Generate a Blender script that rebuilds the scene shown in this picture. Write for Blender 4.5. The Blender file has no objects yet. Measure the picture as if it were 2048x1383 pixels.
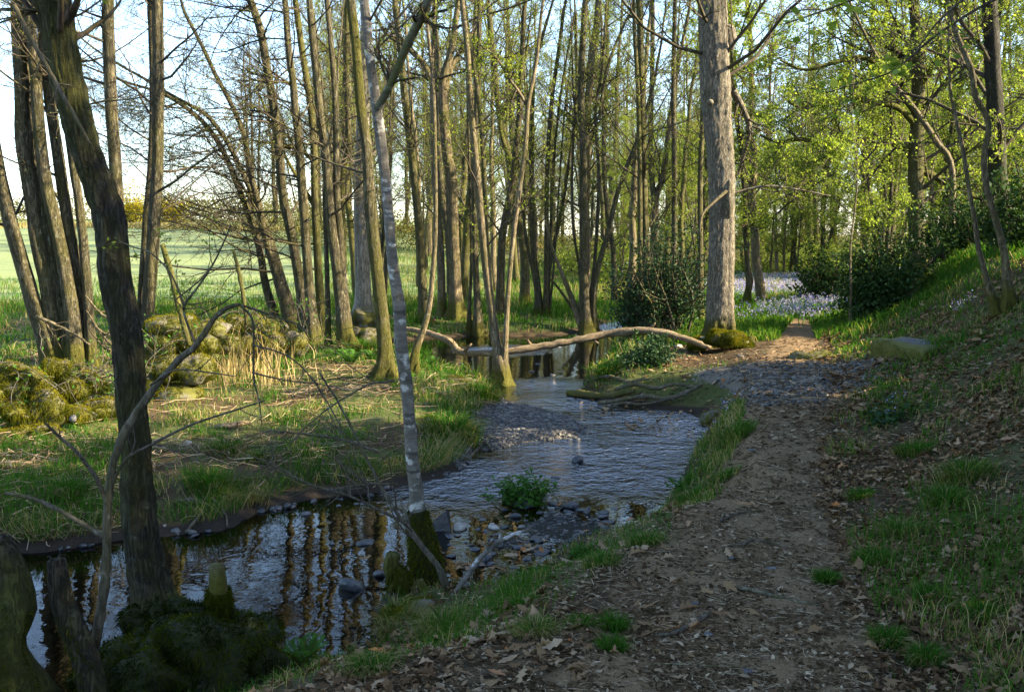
import bpy, math
import numpy as np
from math import radians, sin, cos, atan, pi

# ------------------------------------------------------------------ camera, sky, sun, exposure
sc = bpy.context.scene
COL = sc.collection
F = 1965.0
HOR = 470.0
TH = atan((691.5 - HOR) / F)
CAMZ = 1.6
cam_d = bpy.data.cameras.new('camera')
cam_d.sensor_width = 36.0
cam_d.lens = 36.0 * F / 2048.0
cam_d.clip_start = 0.05
cam_d.clip_end = 3000.0
cam = bpy.data.objects.new('camera', cam_d)
COL.objects.link(cam)
cam.location = (0, 0, CAMZ)
cam.rotation_euler = (pi / 2 - TH, 0, 0)
sc.camera = cam

SUN_EL, SUN_AZ = radians(29.0), radians(99.0)
world = bpy.data.worlds.new('World')
sc.world = world
world.use_nodes = True
wn = world.node_tree
sky = wn.nodes.new('ShaderNodeTexSky')
sky.sky_type = 'NISHITA'
sky.sun_disc = False
sky.sun_elevation = SUN_EL
sky.sun_rotation = SUN_AZ
sky.altitude = 100
sky.air_density = 1.0
sky.dust_density = 1.0
sky.ozone_density = 2.0
wn.links.new(sky.outputs[0], wn.nodes['Background'].inputs[0])
wn.nodes['Background'].inputs[1].default_value = 0.105

sun_d = bpy.data.lights.new('sun', 'SUN')
sun_d.energy = 5.0
sun_d.angle = radians(0.5)
sun_d.color = (1.0, 0.84, 0.58)
sun = bpy.data.objects.new('sun', sun_d)
COL.objects.link(sun)
from mathutils import Vector
sdir = Vector((sin(SUN_AZ) * cos(SUN_EL), cos(SUN_AZ) * cos(SUN_EL), sin(SUN_EL)))
sun.rotation_euler = sdir.to_track_quat('Z', 'Y').to_euler()
sun.location = (30, 0, 30)

sc.view_settings.view_transform = 'Standard'
sc.view_settings.look = 'None'
sc.view_settings.exposure = 2.5
sc.view_settings.gamma = 1.0
sc.cycles.max_bounces = 6
sc.cycles.diffuse_bounces = 3
sc.cycles.glossy_bounces = 3
sc.cycles.transmission_bounces = 3
sc.cycles.transparent_max_bounces = 6
sc.cycles.sample_clamp_indirect = 6.0

RNG = np.random.default_rng(7)

# ------------------------------------------------------------------ picture -> place
FWD = np.array([0, cos(TH), -sin(TH)])
UPV = np.array([0, sin(TH), cos(TH)])
RGT = np.array([1.0, 0, 0])


def ray(px, py):
    px = np.asarray(px, float); py = np.asarray(py, float)
    return FWD + ((px - 1024) / F)[..., None] * RGT - ((py - 691.5) / F)[..., None] * UPV


def at(px, py, D):
    d = ray(px, py)
    return np.array([0, 0, CAMZ]) + d * (np.asarray(D, float) / d[..., 1])[..., None]


def on_level(px, py, z):
    d = ray(px, py)
    return np.array([0, 0, CAMZ]) + d * ((z - CAMZ) / d[..., 2])[..., None]


# ------------------------------------------------------------------ noise
def hash3(ix, iy, iz, seed):
    h = (ix * 374761393 + iy * 668265263 + iz * 2147483647 + seed * 144269504) & 0xFFFFFFFF
    h = ((h ^ (h >> 13)) * 1274126177) & 0xFFFFFFFF
    h = ((h ^ (h >> 16)) * 2246822519) & 0xFFFFFFFF
    h = h ^ (h >> 15)
    return (h & 0xFFFFFF) / float(0xFFFFFF)


def vnoise(p, seed=0):
    p = np.asarray(p, float)
    i = np.floor(p).astype(np.int64)
    f = p - i
    f = f * f * (3 - 2 * f)
    r = 0
    for dx in (0, 1):
        for dy in (0, 1):
            for dz in (0, 1):
                w = (f[..., 0] if dx else 1 - f[..., 0]) * (f[..., 1] if dy else 1 - f[..., 1]) * (f[..., 2] if dz else 1 - f[..., 2])
                r = r + w * hash3(i[..., 0] + dx, i[..., 1] + dy, i[..., 2] + dz, seed)
    return r


def fbm(p, seed=0, oct=3):
    p = np.asarray(p, float)
    r = 0; a = 0.5; s = 0
    for k in range(oct):
        r = r + a * vnoise(p * (2 ** k), seed + k * 17)
        s += a; a *= 0.5
    return r / s


def n2(x, y, scale, seed=0, oct=3):
    return fbm(np.stack([np.asarray(x) * scale, np.asarray(y) * scale, np.zeros_like(np.asarray(x, float))], -1), seed, oct)


def sst(a, b, x):
    t = np.clip((x - a) / (b - a), 0, 1)
    return t * t * (3 - 2 * t)


# ------------------------------------------------------------------ the lie of the land
ZW = -0.6
water_px = [(-900, 1330), (-500, 1150), (-200, 1112), (60, 1104), (200, 1085), (330, 1074), (450, 1060), (525, 1022), (600, 1003), (750, 985), (800, 973),
            (870, 958), (930, 935), (945, 880), (960, 840), (1000, 795), (990, 770), (905, 748), (872, 722), (700, 712), (660, 700), (700, 690), (860, 676),
            (950, 671), (1060, 672), (1140, 668), (1190, 655), (1225, 641), (1262, 637), (1300, 636), (1480, 632), (1500, 642), (1330, 650), (1262, 655), (1240, 664), (1222, 690), (1203, 730),
            (1180, 750), (1168, 770), (1160, 792), (1200, 806), (1290, 815), (1380, 828), (1422, 845), (1426, 872), (1392, 910),
            (1372, 950), (1372, 1000), (1322, 1038), (1292, 1082), (1232, 1102), (1170, 1110), (1112, 1132), (1060, 1178), (1000, 1203), (930, 1210),
            (890, 1203), (800, 1195), (758, 1215), (752, 1262), (790, 1295), (745, 1340), (640, 1338), (560, 1362), (400, 1400),
            (100, 1430), (-300, 1440), (-1000, 1500)]
WP = on_level(np.array([p[0] for p in water_px]), np.array([p[1] for p in water_px]), ZW)[:, :2]
WP[18:20] += [0.0, 0.0]
bar_px = [(930, 935), (985, 905), (1080, 886), (1180, 883), (1194, 855), (1150, 828), (1080, 814), (1000, 796), (955, 800), (930, 860)]
BAR = on_level(np.array([p[0] for p in bar_px]), np.array([p[1] for p in bar_px]), ZW)[:, :2]
sho_px = [(905, 1075), (990, 1030), (1110, 1010), (1215, 1015), (1300, 1040), (1295, 1090), (1180, 1120), (1080, 1140), (1000, 1130), (900, 1130)]
SHO = on_level(np.array([p[0] for p in sho_px]), np.array([p[1] for p in sho_px]), ZW)[:, :2]
grv_px = [(1250, 775), (1300, 745), (1400, 722), (1560, 730), (1700, 738), (1775, 745), (1750, 785), (1630, 812), (1500, 822), (1455, 800), (1330, 790)]
GRV = on_level(np.array([float(p[0]) for p in grv_px]), np.array([float(p[1]) for p in grv_px]), -.05)[:, :2]
cen_px = [(-900, 1270), (-200, 1210), (300, 1180), (600, 1110), (850, 1050), (1150, 950), (1290, 870), (1160, 790), (1090, 740), (1110, 700), (1200, 660), (1280, 643), (1480, 637)]
CEN = on_level(np.array([p[0] for p in cen_px]), np.array([p[1] for p in cen_px]), ZW)[:, :2]
CEN = np.vstack([CEN, [CEN[-1] + [30, 6]]])


def seg_dist(P, A, B):
    ab = B - A
    t = np.clip(((P - A) @ ab) / (ab @ ab), 0, 1)
    q = P - A - t[:, None] * ab
    return np.hypot(q[:, 0], q[:, 1])


def poly_sd(P, poly):
    """signed distance, negative inside"""
    d = np.full(len(P), 1e9)
    ins = np.zeros(len(P), bool)
    n = len(poly)
    for k in range(n):
        A, B = poly[k], poly[(k + 1) % n]
        d = np.minimum(d, seg_dist(P, A, B))
        c = (A[1] > P[:, 1]) != (B[1] > P[:, 1])
        with np.errstate(divide='ignore', invalid='ignore'):
            xi = (B[0] - A[0]) * (P[:, 1] - A[1]) / (B[1] - A[1]) + A[0]
        ins ^= c & (P[:, 0] < xi)
    return np.where(ins, -d, d)


def far_side(P):
    """True on the field side of the stream"""
    best = np.full(len(P), 1e9); side = np.zeros(len(P))
    for k in range(len(CEN) - 1):
        A, B = CEN[k], CEN[k + 1]
        d = seg_dist(P, A, B)
        ab = B - A
        s = ab[0] * (P[:, 1] - A[1]) - ab[1] * (P[:, 0] - A[0])
        m = d < best - 1e-9
        best = np.where(m, d, best); side = np.where(m, s, side)
    return side > 0


PY = np.array([-60, 0, 2, 3.5, 5, 6.5, 8, 10, 13, 17.5, 25, 42, 80, 200, 900.])
PX = np.array([-6, 0.2, 0.5, 0.8, 1.25, 1.7, 2.22, 2.8, 3.75, 5.15, 7.9, 14.5, 30, 80, 400.])
PHW = np.array([0.6, .6, .58, .56, .48, .40, .40, .56, .36, .20, .18, .2, .2, .2, .2])


def path_s(x, y):
    return x - np.interp(y, PY, PX)


def land(x, y):
    """height of dry land without the stream cut, field-side flag"""
    P = np.stack([x, y], -1)
    fs = far_side(P)
    s = path_s(x, y)
    s1 = np.maximum(0, s - np.interp(y, PY, PHW) - 0.05)
    rise = 0.16 * s1 + 0.12 * s1 ** 2
    rise = np.where(s1 > 2.6, 0.16 * 2.6 + 0.12 * 2.6 ** 2 + 0.30 * (s1 - 2.6), rise)
    rise = np.minimum(rise, 1.55 + 0.12 * np.maximum(0, s1 - 3))
    rise = rise * np.interp(y, [0, 17, 26, 40, 60], [1, 1, 0.8, 0.25, 0.15])
    s2 = np.maximum(0, -s - np.interp(y, PY, PHW))
    fall = -0.10 * sst(0, 1.2, s2) - .34 * sst(.9, 2.3, s2) * sst(7.5, 5.5, y)
    right = rise + fall + 0.05 * (n2(x, y, 0.9, 3) - 0.5) * sst(0.2, 0.8, np.abs(s)) * 2
    right = right + 0.03 * (n2(x, y, 3.0, 4) - .5)
    left = -0.39 + 0.15 * (n2(x, y, 0.7, 5) - 0.5) + 0.06 * (n2(x, y, 2.5, 6) - .5)
    wl = sst(0.03, -0.14, x / np.maximum(y, 1)) * (y > 0)
    yy = np.maximum(0, y - 31)
    field = 0.046 * yy - 0.00009 * yy ** 2 * (yy < 400) - (yy >= 400) * 0.00009 * 160000
    field = np.where(yy > 250, 0.046 * 250 - 0.00009 * 62500 - (yy - 250) * 0.01, field)
    left = left + field * wl + np.minimum(0.012 * yy, 1.0) * (1 - wl)
    right = right - .16 * np.exp(-((x - 1.9) / 1.0) ** 2 - ((y - 12.6) / 1.6) ** 2)
    return np.where(fs, left, right), fs


def terrain(x, y, full=False):
    x = np.asarray(x, float).ravel(); y = np.asarray(y, float).ravel()
    P = np.stack([x, y], -1)
    L, fs = land(x, y)
    Pw = P + 0.16 * np.stack([n2(x, y, 1.6, 11) - .5, n2(x, y, 1.6, 12) - .5], -1) + 0.08 * np.stack([n2(x, y, 5.5, 13) - .5, n2(x, y, 5.5, 14) - .5], -1)
    d = poly_sd(Pw, WP)
    gz0 = np.exp(-((x - 2.0) / 1.1) ** 2 - ((y - 12.2) / 1.3) ** 2)
    st0 = np.where(y > 14, .2, np.where(fs, .20, .35)) * (1 - .75 * gz0 * (~fs))
    w = np.where(fs, 0.80, np.interp(y, [5.5, 8, 12], [1.25, .55, .42]))
    w = np.where(fs, w, w + .5 * gz0)
    w = np.where(y > 14, np.maximum(w, .7), w)
    up = ZW + (L - ZW) * (st0 * sst(-0.02, 0.10, d) + (1 - st0) * sst(0.02, 1.0, d / w))
    bed = ZW - 0.035 - 0.20 * sst(0, 0.9, -d) + 0.06 * (n2(x, y, 2.2, 15) - .5)
    bar = -poly_sd(Pw, BAR)
    bed = np.maximum(bed, ZW - 0.2 + 0.25 * sst(-0.30, 0.35, bar) + 0.05 * (n2(x, y, 3, 16) - .5))
    sh = -poly_sd(Pw, SHO)
    bed = np.maximum(bed, ZW - 0.2 + 0.205 * sst(-0.3, 0.35, sh) + 0.07 * (n2(x, y, 3.2, 18) - .5))
    z = np.where(d > 0, np.maximum(up, ZW - 0.02), bed)
    if full:
        return z, d, fs, bar, sh
    return z


def tz(x, y):
    return float(terrain(np.array([x]), np.array([y]))[0])


def ground_hit(px, py):
    t = np.geomspace(2.0, 160.0, 900)
    d = ray(px, py)
    p = np.array([0, 0, CAMZ]) + d * (t / d[1])[:, None]
    z = np.maximum(terrain(p[:, 0], p[:, 1]), ZW)
    k = np.where(p[:, 2] <= z)[0]
    if len(k) == 0:
        return p[-1]
    return np.array([p[k[0], 0], p[k[0], 1], z[k[0]]])


# ------------------------------------------------------------------ mesh builder
class MB:
    def __init__(s):
        s.V = []; s.Q = []; s.T = []; s.QM = []; s.TM = []; s.C = []; s.n = 0

    def add(s, V, Q=None, T=None, mat=0, tint=0.5):
        V = np.asarray(V, float).reshape(-1, 3)
        s.V.append(V)
        s.C.append(np.broadcast_to(np.asarray(tint, float).ravel() if np.ndim(tint) else tint, (len(V),)).astype(float))
        if Q is not None and len(Q):
            Q = np.asarray(Q, np.int64).reshape(-1, 4) + s.n; s.Q.append(Q); s.QM.append(np.full(len(Q), mat))
        if T is not None and len(T):
            T = np.asarray(T, np.int64).reshape(-1, 3) + s.n; s.T.append(T); s.TM.append(np.full(len(T), mat))
        s.n += len(V)

    def tubes(s, P, R, sides=4, mat=0, tint=0.5, lump=0.0, seed=0, cap=False, relief=0.0, butt=None):
        P = np.asarray(P, float); R = np.asarray(R, float)
        if P.ndim == 2:
            P = P[None]; R = R[None]
        M, N, _ = P.shape
        T = np.gradient(P, axis=1)
        T /= np.linalg.norm(T, axis=2, keepdims=True) + 1e-9
        mt = T.mean(1)
        ref = np.where((np.abs(mt[:, 2]) < 0.75)[:, None], np.array([0, 0, 1.0]), np.array([1.0, 0, 0]))
        U = np.cross(T, ref[:, None, :]); U /= np.linalg.norm(U, axis=2, keepdims=True) + 1e-9
        W = np.cross(T, U)
        a = np.arange(sides) * 2 * pi / sides
        off = U[:, :, None, :] * np.cos(a)[None, None, :, None] + W[:, :, None, :] * np.sin(a)[None, None, :, None]
        rr = np.broadcast_to(R[:, :, None], (M, N, sides))
        if relief > 0:
            bb_ = P[:, :, None, :] + off * .12
            q_ = vnoise(bb_ * np.array([46, 46, 9]), seed + 9); q2_ = vnoise(bb_ * np.array([100, 100, 26]), seed + 10)
            rr = rr + relief * (np.abs(q_ - .5) * 2 - .5 + .5 * (q2_ - .5))
        if lump > 0:
            base = P[:, :, None, :] + off * 0.3
            rr = rr * (1 + lump * 2 * (fbm(base * np.array([5, 5, 1.6]), seed, 2) - .5) + 0.5 * lump * (vnoise(base * np.array([22, 22, 7]), seed + 5) - .5))
        if butt is not None:
            k_ = 4 + seed % 3
            rr = rr * (1 + butt[None, :, None] * (np.maximum(0, np.cos(k_ * a + seed + .8 * np.sin(a + seed))) ** 1.5 - .25)[None, None, :])
        V = P[:, :, None, :] + off * rr[..., None]
        idx = np.arange(M * N * sides).reshape(M, N, sides)
        A = idx[:, :-1, :]; B = np.roll(A, -1, axis=2); D = idx[:, 1:, :]; C = np.roll(D, -1, axis=2)
        Q = np.stack([A, B, C, D], -1).reshape(-1, 4)
        if np.ndim(tint) == 0:
            tt = tint
        else:
            tint = np.asarray(tint, float)
            if tint.ndim == 1: tint = tint[:, None] if len(tint) == M else tint[None, :]
            tt = np.broadcast_to(tint[:, :, None], (M, N, sides)).ravel()
        T3 = None
        VV = V.reshape(-1, 3)
        if cap:
            n0 = len(VV)
            VV = np.vstack([VV, P[:, -1, :], P[:, 0, :]])
            e = idx[:, -1, :]; e2 = np.roll(e, -1, axis=1)
            c = np.broadcast_to((n0 + np.arange(M))[:, None], e.shape)
            b = idx[:, 0, :]; b2 = np.roll(b, -1, axis=1)
            c2 = np.broadcast_to((n0 + M + np.arange(M))[:, None], e.shape)
            T3 = np.concatenate([np.stack([e, e2, c], -1).reshape(-1, 3), np.stack([b2, b, c2], -1).reshape(-1, 3)])
            if np.ndim(tt): tt = np.concatenate([tt, np.full(2 * M, float(np.mean(tt)))])
        s.add(VV, Q, T3, mat, tt)

    def leaves(s, C, size, mat=0, tint=0.5, flat=0.0, aspect=0.55, rng=RNG):
        """small diamond leaves at C"""
        M = len(C)
        if M == 0: return
        a = rng.normal(size=(M, 3)); a[:, 2] *= (1 - flat); a /= np.linalg.norm(a, axis=1, keepdims=True) + 1e-9
        b = rng.normal(size=(M, 3)); b[:, 2] *= (1 - flat)
        b -= a * (a * b).sum(1, keepdims=True); b /= np.linalg.norm(b, axis=1, keepdims=True) + 1e-9
        nrm = np.cross(a, b)
        sz = (np.broadcast_to(size, (M,)) * rng.uniform(.6, 1.25, M))[:, None]
        V = np.stack([C, C + a * sz * .5 + b * sz * aspect * .5 + nrm * sz * .08, C + a * sz, C + a * sz * .5 - b * sz * aspect * .5 + nrm * sz * .08], 1)
        tt = np.broadcast_to(tint, (M,)) if np.ndim(tint) else np.full(M, tint)
        s.add(V.reshape(-1, 3), np.arange(M * 4).reshape(-1, 4), None, mat, np.repeat(tt, 4))

    def blades(s, B, H, Wd, lean, mat=0, tint=0.5, rng=RNG, leandir=None):
        M = len(B)
        if M == 0: return
        H = np.broadcast_to(H, (M,)); Wd = np.broadcast_to(Wd, (M,)); lean = np.broadcast_to(lean, (M,))
        ang = rng.uniform(0, 2 * pi, M) if leandir is None else leandir
        dx = np.stack([np.cos(ang), np.sin(ang), np.zeros(M)], -1)
        a2 = rng.uniform(0, 2 * pi, M)
        sd = np.stack([np.cos(a2), np.sin(a2), np.zeros(M)], -1) * Wd[:, None] * .5
        up = np.array([0, 0, 1.0])
        m = B + up * (H * .55)[:, None] + dx * (lean * H * .30)[:, None]
        t = B + up * (H * np.clip(1 - .45 * lean, .1, 1))[:, None] + dx * (lean * H * .95)[:, None]
        V = np.stack([B - sd, B + sd, m + sd * .8, m - sd * .8, t], 1)
        k = np.arange(M)[:, None] * 5
        tt = np.broadcast_to(tint, (M,)) if np.ndim(tint) else np.full(M, tint)
        s.add(V.reshape(-1, 3), k + np.array([0, 1, 2, 3]), k + np.array([3, 2, 4]), mat, np.repeat(tt, 5))

    def litter(s, C, size, N=None, mat=0, tint=0.5, curl=0.25, rng=RNG, lobed=True):
        """dead leaves lying about: lobed outline, curled about the midrib"""
        M = len(C)
        if M == 0: return
        if lobed:
            u = np.array([0, .12, .28, .40, .58, .68, .84, 1.0]); v = np.array([.01, .14, .10, .30, .16, .27, .12, .0])
        else:
            u = np.array([0, .3, .65, 1.0]); v = np.array([.01, .22, .2, 0.0])
        K = len(u)
        ang = rng.uniform(0, 2 * pi, M)
        nrm = rng.normal(size=(M, 3)) * 0.24; nrm[:, 2] = 1.0
        if N is not None: nrm = nrm + N
        nrm /= np.linalg.norm(nrm, axis=1, keepdims=True)
        a = np.stack([np.cos(ang), np.sin(ang), np.zeros(M)], -1)
        a -= nrm * (a * nrm).sum(1, keepdims=True); a /= np.linalg.norm(a, axis=1, keepdims=True)
        b = np.cross(nrm, a)
        sz = (np.broadcast_to(size, (M,)) * rng.uniform(.55, 1.3, M))[:, None, None]
        cl = rng.normal(0, curl, M)[:, None]; bend = rng.normal(0, curl, M)[:, None]
        jit = rng.uniform(.7, 1.25, (M, K))
        vv = v[None] * jit
        hz = np.abs(vv) * cl * 1.5
        mz = bend * ((u - .5) ** 2)[None] * 1.6
        mid = a[:, None] * u[None, :, None] + nrm[:, None] * (mz)[..., None]
        Lp = a[:, None] * u[None, :, None] + b[:, None] * vv[..., None] + nrm[:, None] * (mz + hz)[..., None]
        Rp = a[:, None] * u[None, :, None] - b[:, None] * vv[..., None] + nrm[:, None] * (mz + hz)[..., None]
        V = np.concatenate([mid, Lp, Rp], 1) * sz + C[:, None]
        k0 = np.arange(K - 1)
        q = np.concatenate([np.stack([k0, k0 + 1, K + k0 + 1, K + k0], -1), np.stack([k0, 2 * K + k0, 2 * K + k0 + 1, k0 + 1], -1)])
        Q = (np.arange(M)[:, None, None] * (3 * K) + q[None]).reshape(-1, 4)
        tt = np.broadcast_to(tint, (M,)) if np.ndim(tint) else np.full(M, tint)
        s.add(V.reshape(-1, 3), Q, None, mat, np.repeat(tt, 3 * K))

    def blob(s, c, r, seed=0, seg=14, rings=9, lump=0.35, mat=0, tint=0.5, facet=False, rot=0.0, freq=1.6):
        th = np.linspace(0, pi, rings); ph = np.arange(seg) * 2 * pi / seg
        d = np.stack([np.sin(th)[:, None] * np.cos(ph), np.sin(th)[:, None] * np.sin(ph), np.cos(th)[:, None] * np.ones(seg)], -1)
        m = 1 + lump * 2 * (fbm(d * freq + seed * 3.7, seed, 2) - .5)
        if facet:
            rg = np.random.default_rng(seed)
            for k in range(10):
                nn = rg.normal(size=3); nn /= np.linalg.norm(nn); h = rg.uniform(.42, .8)
                dt = (d @ nn)
                m = np.where(dt * m > h, h / np.maximum(dt, 1e-3), m)
        p = d * m[..., None] * np.asarray(r)
        cr, sr = cos(rot), sin(rot)
        p = np.stack([p[..., 0] * cr - p[..., 1] * sr, p[..., 0] * sr + p[..., 1] * cr, p[..., 2]], -1) + np.asarray(c)
        idx = np.arange(rings * seg).reshape(rings, seg)
        A = idx[:-1]; B = np.roll(A, -1, 1); D = idx[1:]; C = np.roll(D, -1, 1)
        s.add(p.reshape(-1, 3), np.stack([A, D, C, B], -1).reshape(-1, 4), None, mat, tint)

    def build(s, name, mats, parent=None, loc=None, smooth=True, origin=(0, 0, 0)):
        V = np.vstack(s.V) - np.asarray(origin, float)
        Q = np.vstack(s.Q) if s.Q else np.zeros((0, 4), np.int64)
        T = np.vstack(s.T) if s.T else np.zeros((0, 3), np.int64)
        me = bpy.data.meshes.new(name)
        me.vertices.add(len(V)); me.vertices.foreach_set('co', V.astype(np.float32).ravel())
        L = np.concatenate([Q.ravel(), T.ravel()]).astype(np.int32)
        me.loops.add(len(L)); me.loops.foreach_set('vertex_index', L)
        st = np.concatenate([np.arange(len(Q)) * 4, len(Q) * 4 + np.arange(len(T)) * 3]).astype(np.int32)
        me.polygons.add(len(st)); me.polygons.foreach_set('loop_start', st)
        mi = np.concatenate(s.QM + s.TM) if (s.QM or s.TM) else np.zeros(0)
        me.polygons.foreach_set('material_index', mi.astype(np.int32))
        me.polygons.foreach_set('use_smooth', np.full(len(st), bool(smooth)))
        at_ = me.attributes.new('tint', 'FLOAT', 'POINT')
        at_.data.foreach_set('value', np.concatenate(s.C).astype(np.float32))
        me.update(calc_edges=True)
        for m in (mats if isinstance(mats, (list, tuple)) else [mats]):
            me.materials.append(m)
        o = bpy.data.objects.new(name, me)
        COL.objects.link(o)
        if parent is not None: o.parent = parent
        o.location = loc if loc is not None else ((0, 0, 0) if parent is not None else tuple(origin))
        return o


def tag(o, label=None, cat=None, group=None, kind=None):
    if label: o['label'] = label
    if cat: o['category'] = cat
    if group: o['group'] = group
    if kind: o['kind'] = kind
    return o


def empty(name, loc, label, cat, group=None):
    o = bpy.data.objects.new(name, None)
    COL.objects.link(o); o.location = tuple(float(v) for v in loc)
    o.empty_display_size = 0.1
    return tag(o, label, cat, group)


# ------------------------------------------------------------------ materials
class NT:
    def __init__(s, name):
        s.m = bpy.data.materials.new(name); s.m.use_nodes = True
        s.t = s.m.node_tree; s.t.nodes.clear()
        s.out = s.t.nodes.new('ShaderNodeOutputMaterial')

    def n(s, typ, **kw):
        nd = s.t.nodes.new(typ)
        for k, v in kw.items():
            if k.startswith('i_'):
                key = k[2:]
                nd.inputs[int(key) if key.isdigit() else key.replace('_', ' ')].default_value = v
            else:
                setattr(nd, k, v)
        return nd

    def l(s, a, b): s.t.links.new(a, b)

    def noise(s, vec, scale, detail=4, rough=.55, dist=0.0):
        nd = s.n('ShaderNodeTexNoise'); nd.inputs['Scale'].default_value = scale; nd.inputs['Detail'].default_value = detail
        nd.inputs['Roughness'].default_value = rough; nd.inputs['Distortion'].default_value = dist
        if vec is not None: s.l(vec, nd.inputs['Vector'])
        return nd.outputs['Fac']

    def ramp(s, fac, stops, interp='LINEAR'):
        nd = s.n('ShaderNodeValToRGB'); cr = nd.color_ramp; cr.interpolation = interp
        while len(cr.elements) < len(stops): cr.elements.new(0.5)
        for e, (p, c) in zip(cr.elements, stops):
            e.position = p; e.color = (*c, 1) if len(c) == 3 else c
        if fac is not None: s.l(fac, nd.inputs[0])
        return nd.outputs['Color']

    def mix(s, fac, a, b, mode='MIX'):
        nd = s.n('ShaderNodeMix', data_type='RGBA', blend_type=mode)
        for i, v in ((0, fac), (6, a), (7, b)):
            if hasattr(v, 'links') or hasattr(v, 'is_linked'): s.l(v, nd.inputs[i])
            elif i == 0: nd.inputs[0].default_value = v
            else: nd.inputs[i].default_value = (*v, 1)
        return nd.outputs[2]

    def math(s, op, a, b=None, c=None, clamp=False):
        nd = s.n('ShaderNodeMath', operation=op); nd.use_clamp = clamp
        for i, v in enumerate((a, b, c)):
            if v is None: continue
            if hasattr(v, 'is_linked'): s.l(v, nd.inputs[i])
            else: nd.inputs[i].default_value = v
        return nd.outputs[0]

    def attr(s, name):
        nd = s.n('ShaderNodeAttribute'); nd.attribute_name = name
        return nd.outputs['Fac']

    def mapping(s, scale=(1, 1, 1), coord='Object'):
        tc = s.n('ShaderNodeTexCoord'); mp = s.n('ShaderNodeMapping'); mp.inputs['Scale'].default_value = scale
        s.l(tc.outputs[coord], mp.inputs['Vector'])
        return mp.outputs['Vector']

    def bump(s, h, strength=.5, dist=.02):
        nd = s.n('ShaderNodeBump'); nd.inputs['Strength'].default_value = strength; nd.inputs['Distance'].default_value = dist
        s.l(h, nd.inputs['Height'])
        return nd.outputs['Normal']

    def principled(s, col, rough=.8, normal=None, spec=.3):
        b = s.n('ShaderNodeBsdfPrincipled')
        if hasattr(col, 'is_linked'): s.l(col, b.inputs['Base Color'])
        else: b.inputs['Base Color'].default_value = (*col, 1)
        if hasattr(rough, 'is_linked'): s.l(rough, b.inputs['Roughness'])
        else: b.inputs['Roughness'].default_value = rough
        b.inputs['Specular IOR Level'].default_value = spec
        if normal is not None: s.l(normal, b.inputs['Normal'])
        s.l(b.outputs[0], s.out.inputs[0])
        return b


def bark_mat(name, dark, paler, moss=(.050, .048, .007), streak=(26, 26, 5), patch=None, bump=.9, lichen=.35, bumpd=.012, mossgain=1.0, crack=.75, algae=.68):
    m = NT(name)
    v = m.mapping((1, 1, 1)); vs = m.mapping(streak)
    n1 = m.noise(vs, 1.0, 5, .62, .4)
    nb = m.noise(v, 2.2, 3, .5)
    nf = m.noise(v, 45, 3, .6)
    c = m.ramp(n1, [(.30, dark), (.55, tuple((a + b) / 2 for a, b in zip(dark, paler))), (.74, paler)])  # streak noise runs from the dark to the pale bark colour
    c = m.mix(m.math('MULTIPLY', nb, .5), c, tuple(x * .55 for x in paler), 'MIX')
    rid = m.noise(vs, .9, 6, .6, .8)
    crk = m.ramp(m.math('ABSOLUTE', m.math('SUBTRACT', rid, .5)), [(0.0, (0, 0, 0)), (.075, (1, 1, 1))])
    c = m.mix(crack, c, m.mix(crk, (.22, .20, .17), (1.12, 1.1, 1.06)), 'MULTIPLY')
    alg = m.ramp(m.noise(m.mapping((3.5, 3.5, 1.6)), 1.0, 5, .7), [(.42, (0, 0, 0)), (.66, (1, 1, 1))])
    c = m.mix(m.math('MULTIPLY', alg, algae), c, tuple(x * 1.1 for x in moss) if not patch else (.09, .09, .06))
    lic = m.ramp(m.noise(v, 16, 4, .6), [(.60, (0, 0, 0)), (.68, (1, 1, 1))])
    c = m.mix(m.math('MULTIPLY', lic, lichen), c, (.26, .27, .22))
    c = m.mix(.35, c, m.ramp(nf, [(.3, (.45, .45, .45)), (.7, (1.25, 1.22, 1.18))]), 'MULTIPLY')
    if patch:
        pn = m.noise(m.mapping((11, 11, 15)), 1.0, 3, .55)
        pm = m.ramp(pn, [(.55, (0, 0, 0)), (.63, (1, 1, 1))])
        c = m.mix(m.math('MULTIPLY', pm, patch[1]), c, patch[0])
        pn2 = m.noise(m.mapping((5, 5, 22)), 1.0, 3, .5)
        pm2 = m.ampr if False else m.ramp(pn2, [(.60, (0, 0, 0)), (.66, (1, 1, 1))])
        c = m.mix(m.math('MULTIPLY', pm2, .6), c, (.03, .026, .02))
    # moss where the tint attribute and noise agree
    mn = m.noise(v, 5.0, 6, .75)
    t = m.attr('tint')
    mm = m.math('ADD', m.math('MULTIPLY', t, 1.6 * mossgain), m.math('MULTIPLY', mn, 1.0))
    mm = m.ramp(m.math('SUBTRACT', mm, .66), [(.12, (0, 0, 0)), (.50, (1, 1, 1))])
    mc = m.mix(m.noise(v, 30, 3, .6), tuple(x * .55 for x in moss), tuple(x * 1.9 for x in moss))
    c = m.mix(mm, c, mc)
    h = m.math('ADD', m.math('ADD', m.math('MULTIPLY', n1, .6), m.math('MULTIPLY', crk, .7 * crack)), m.math('MULTIPLY', nf, .35))
    m.principled(c, .88, m.bump(h, bump, bumpd), .2)
    return m.m


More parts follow.
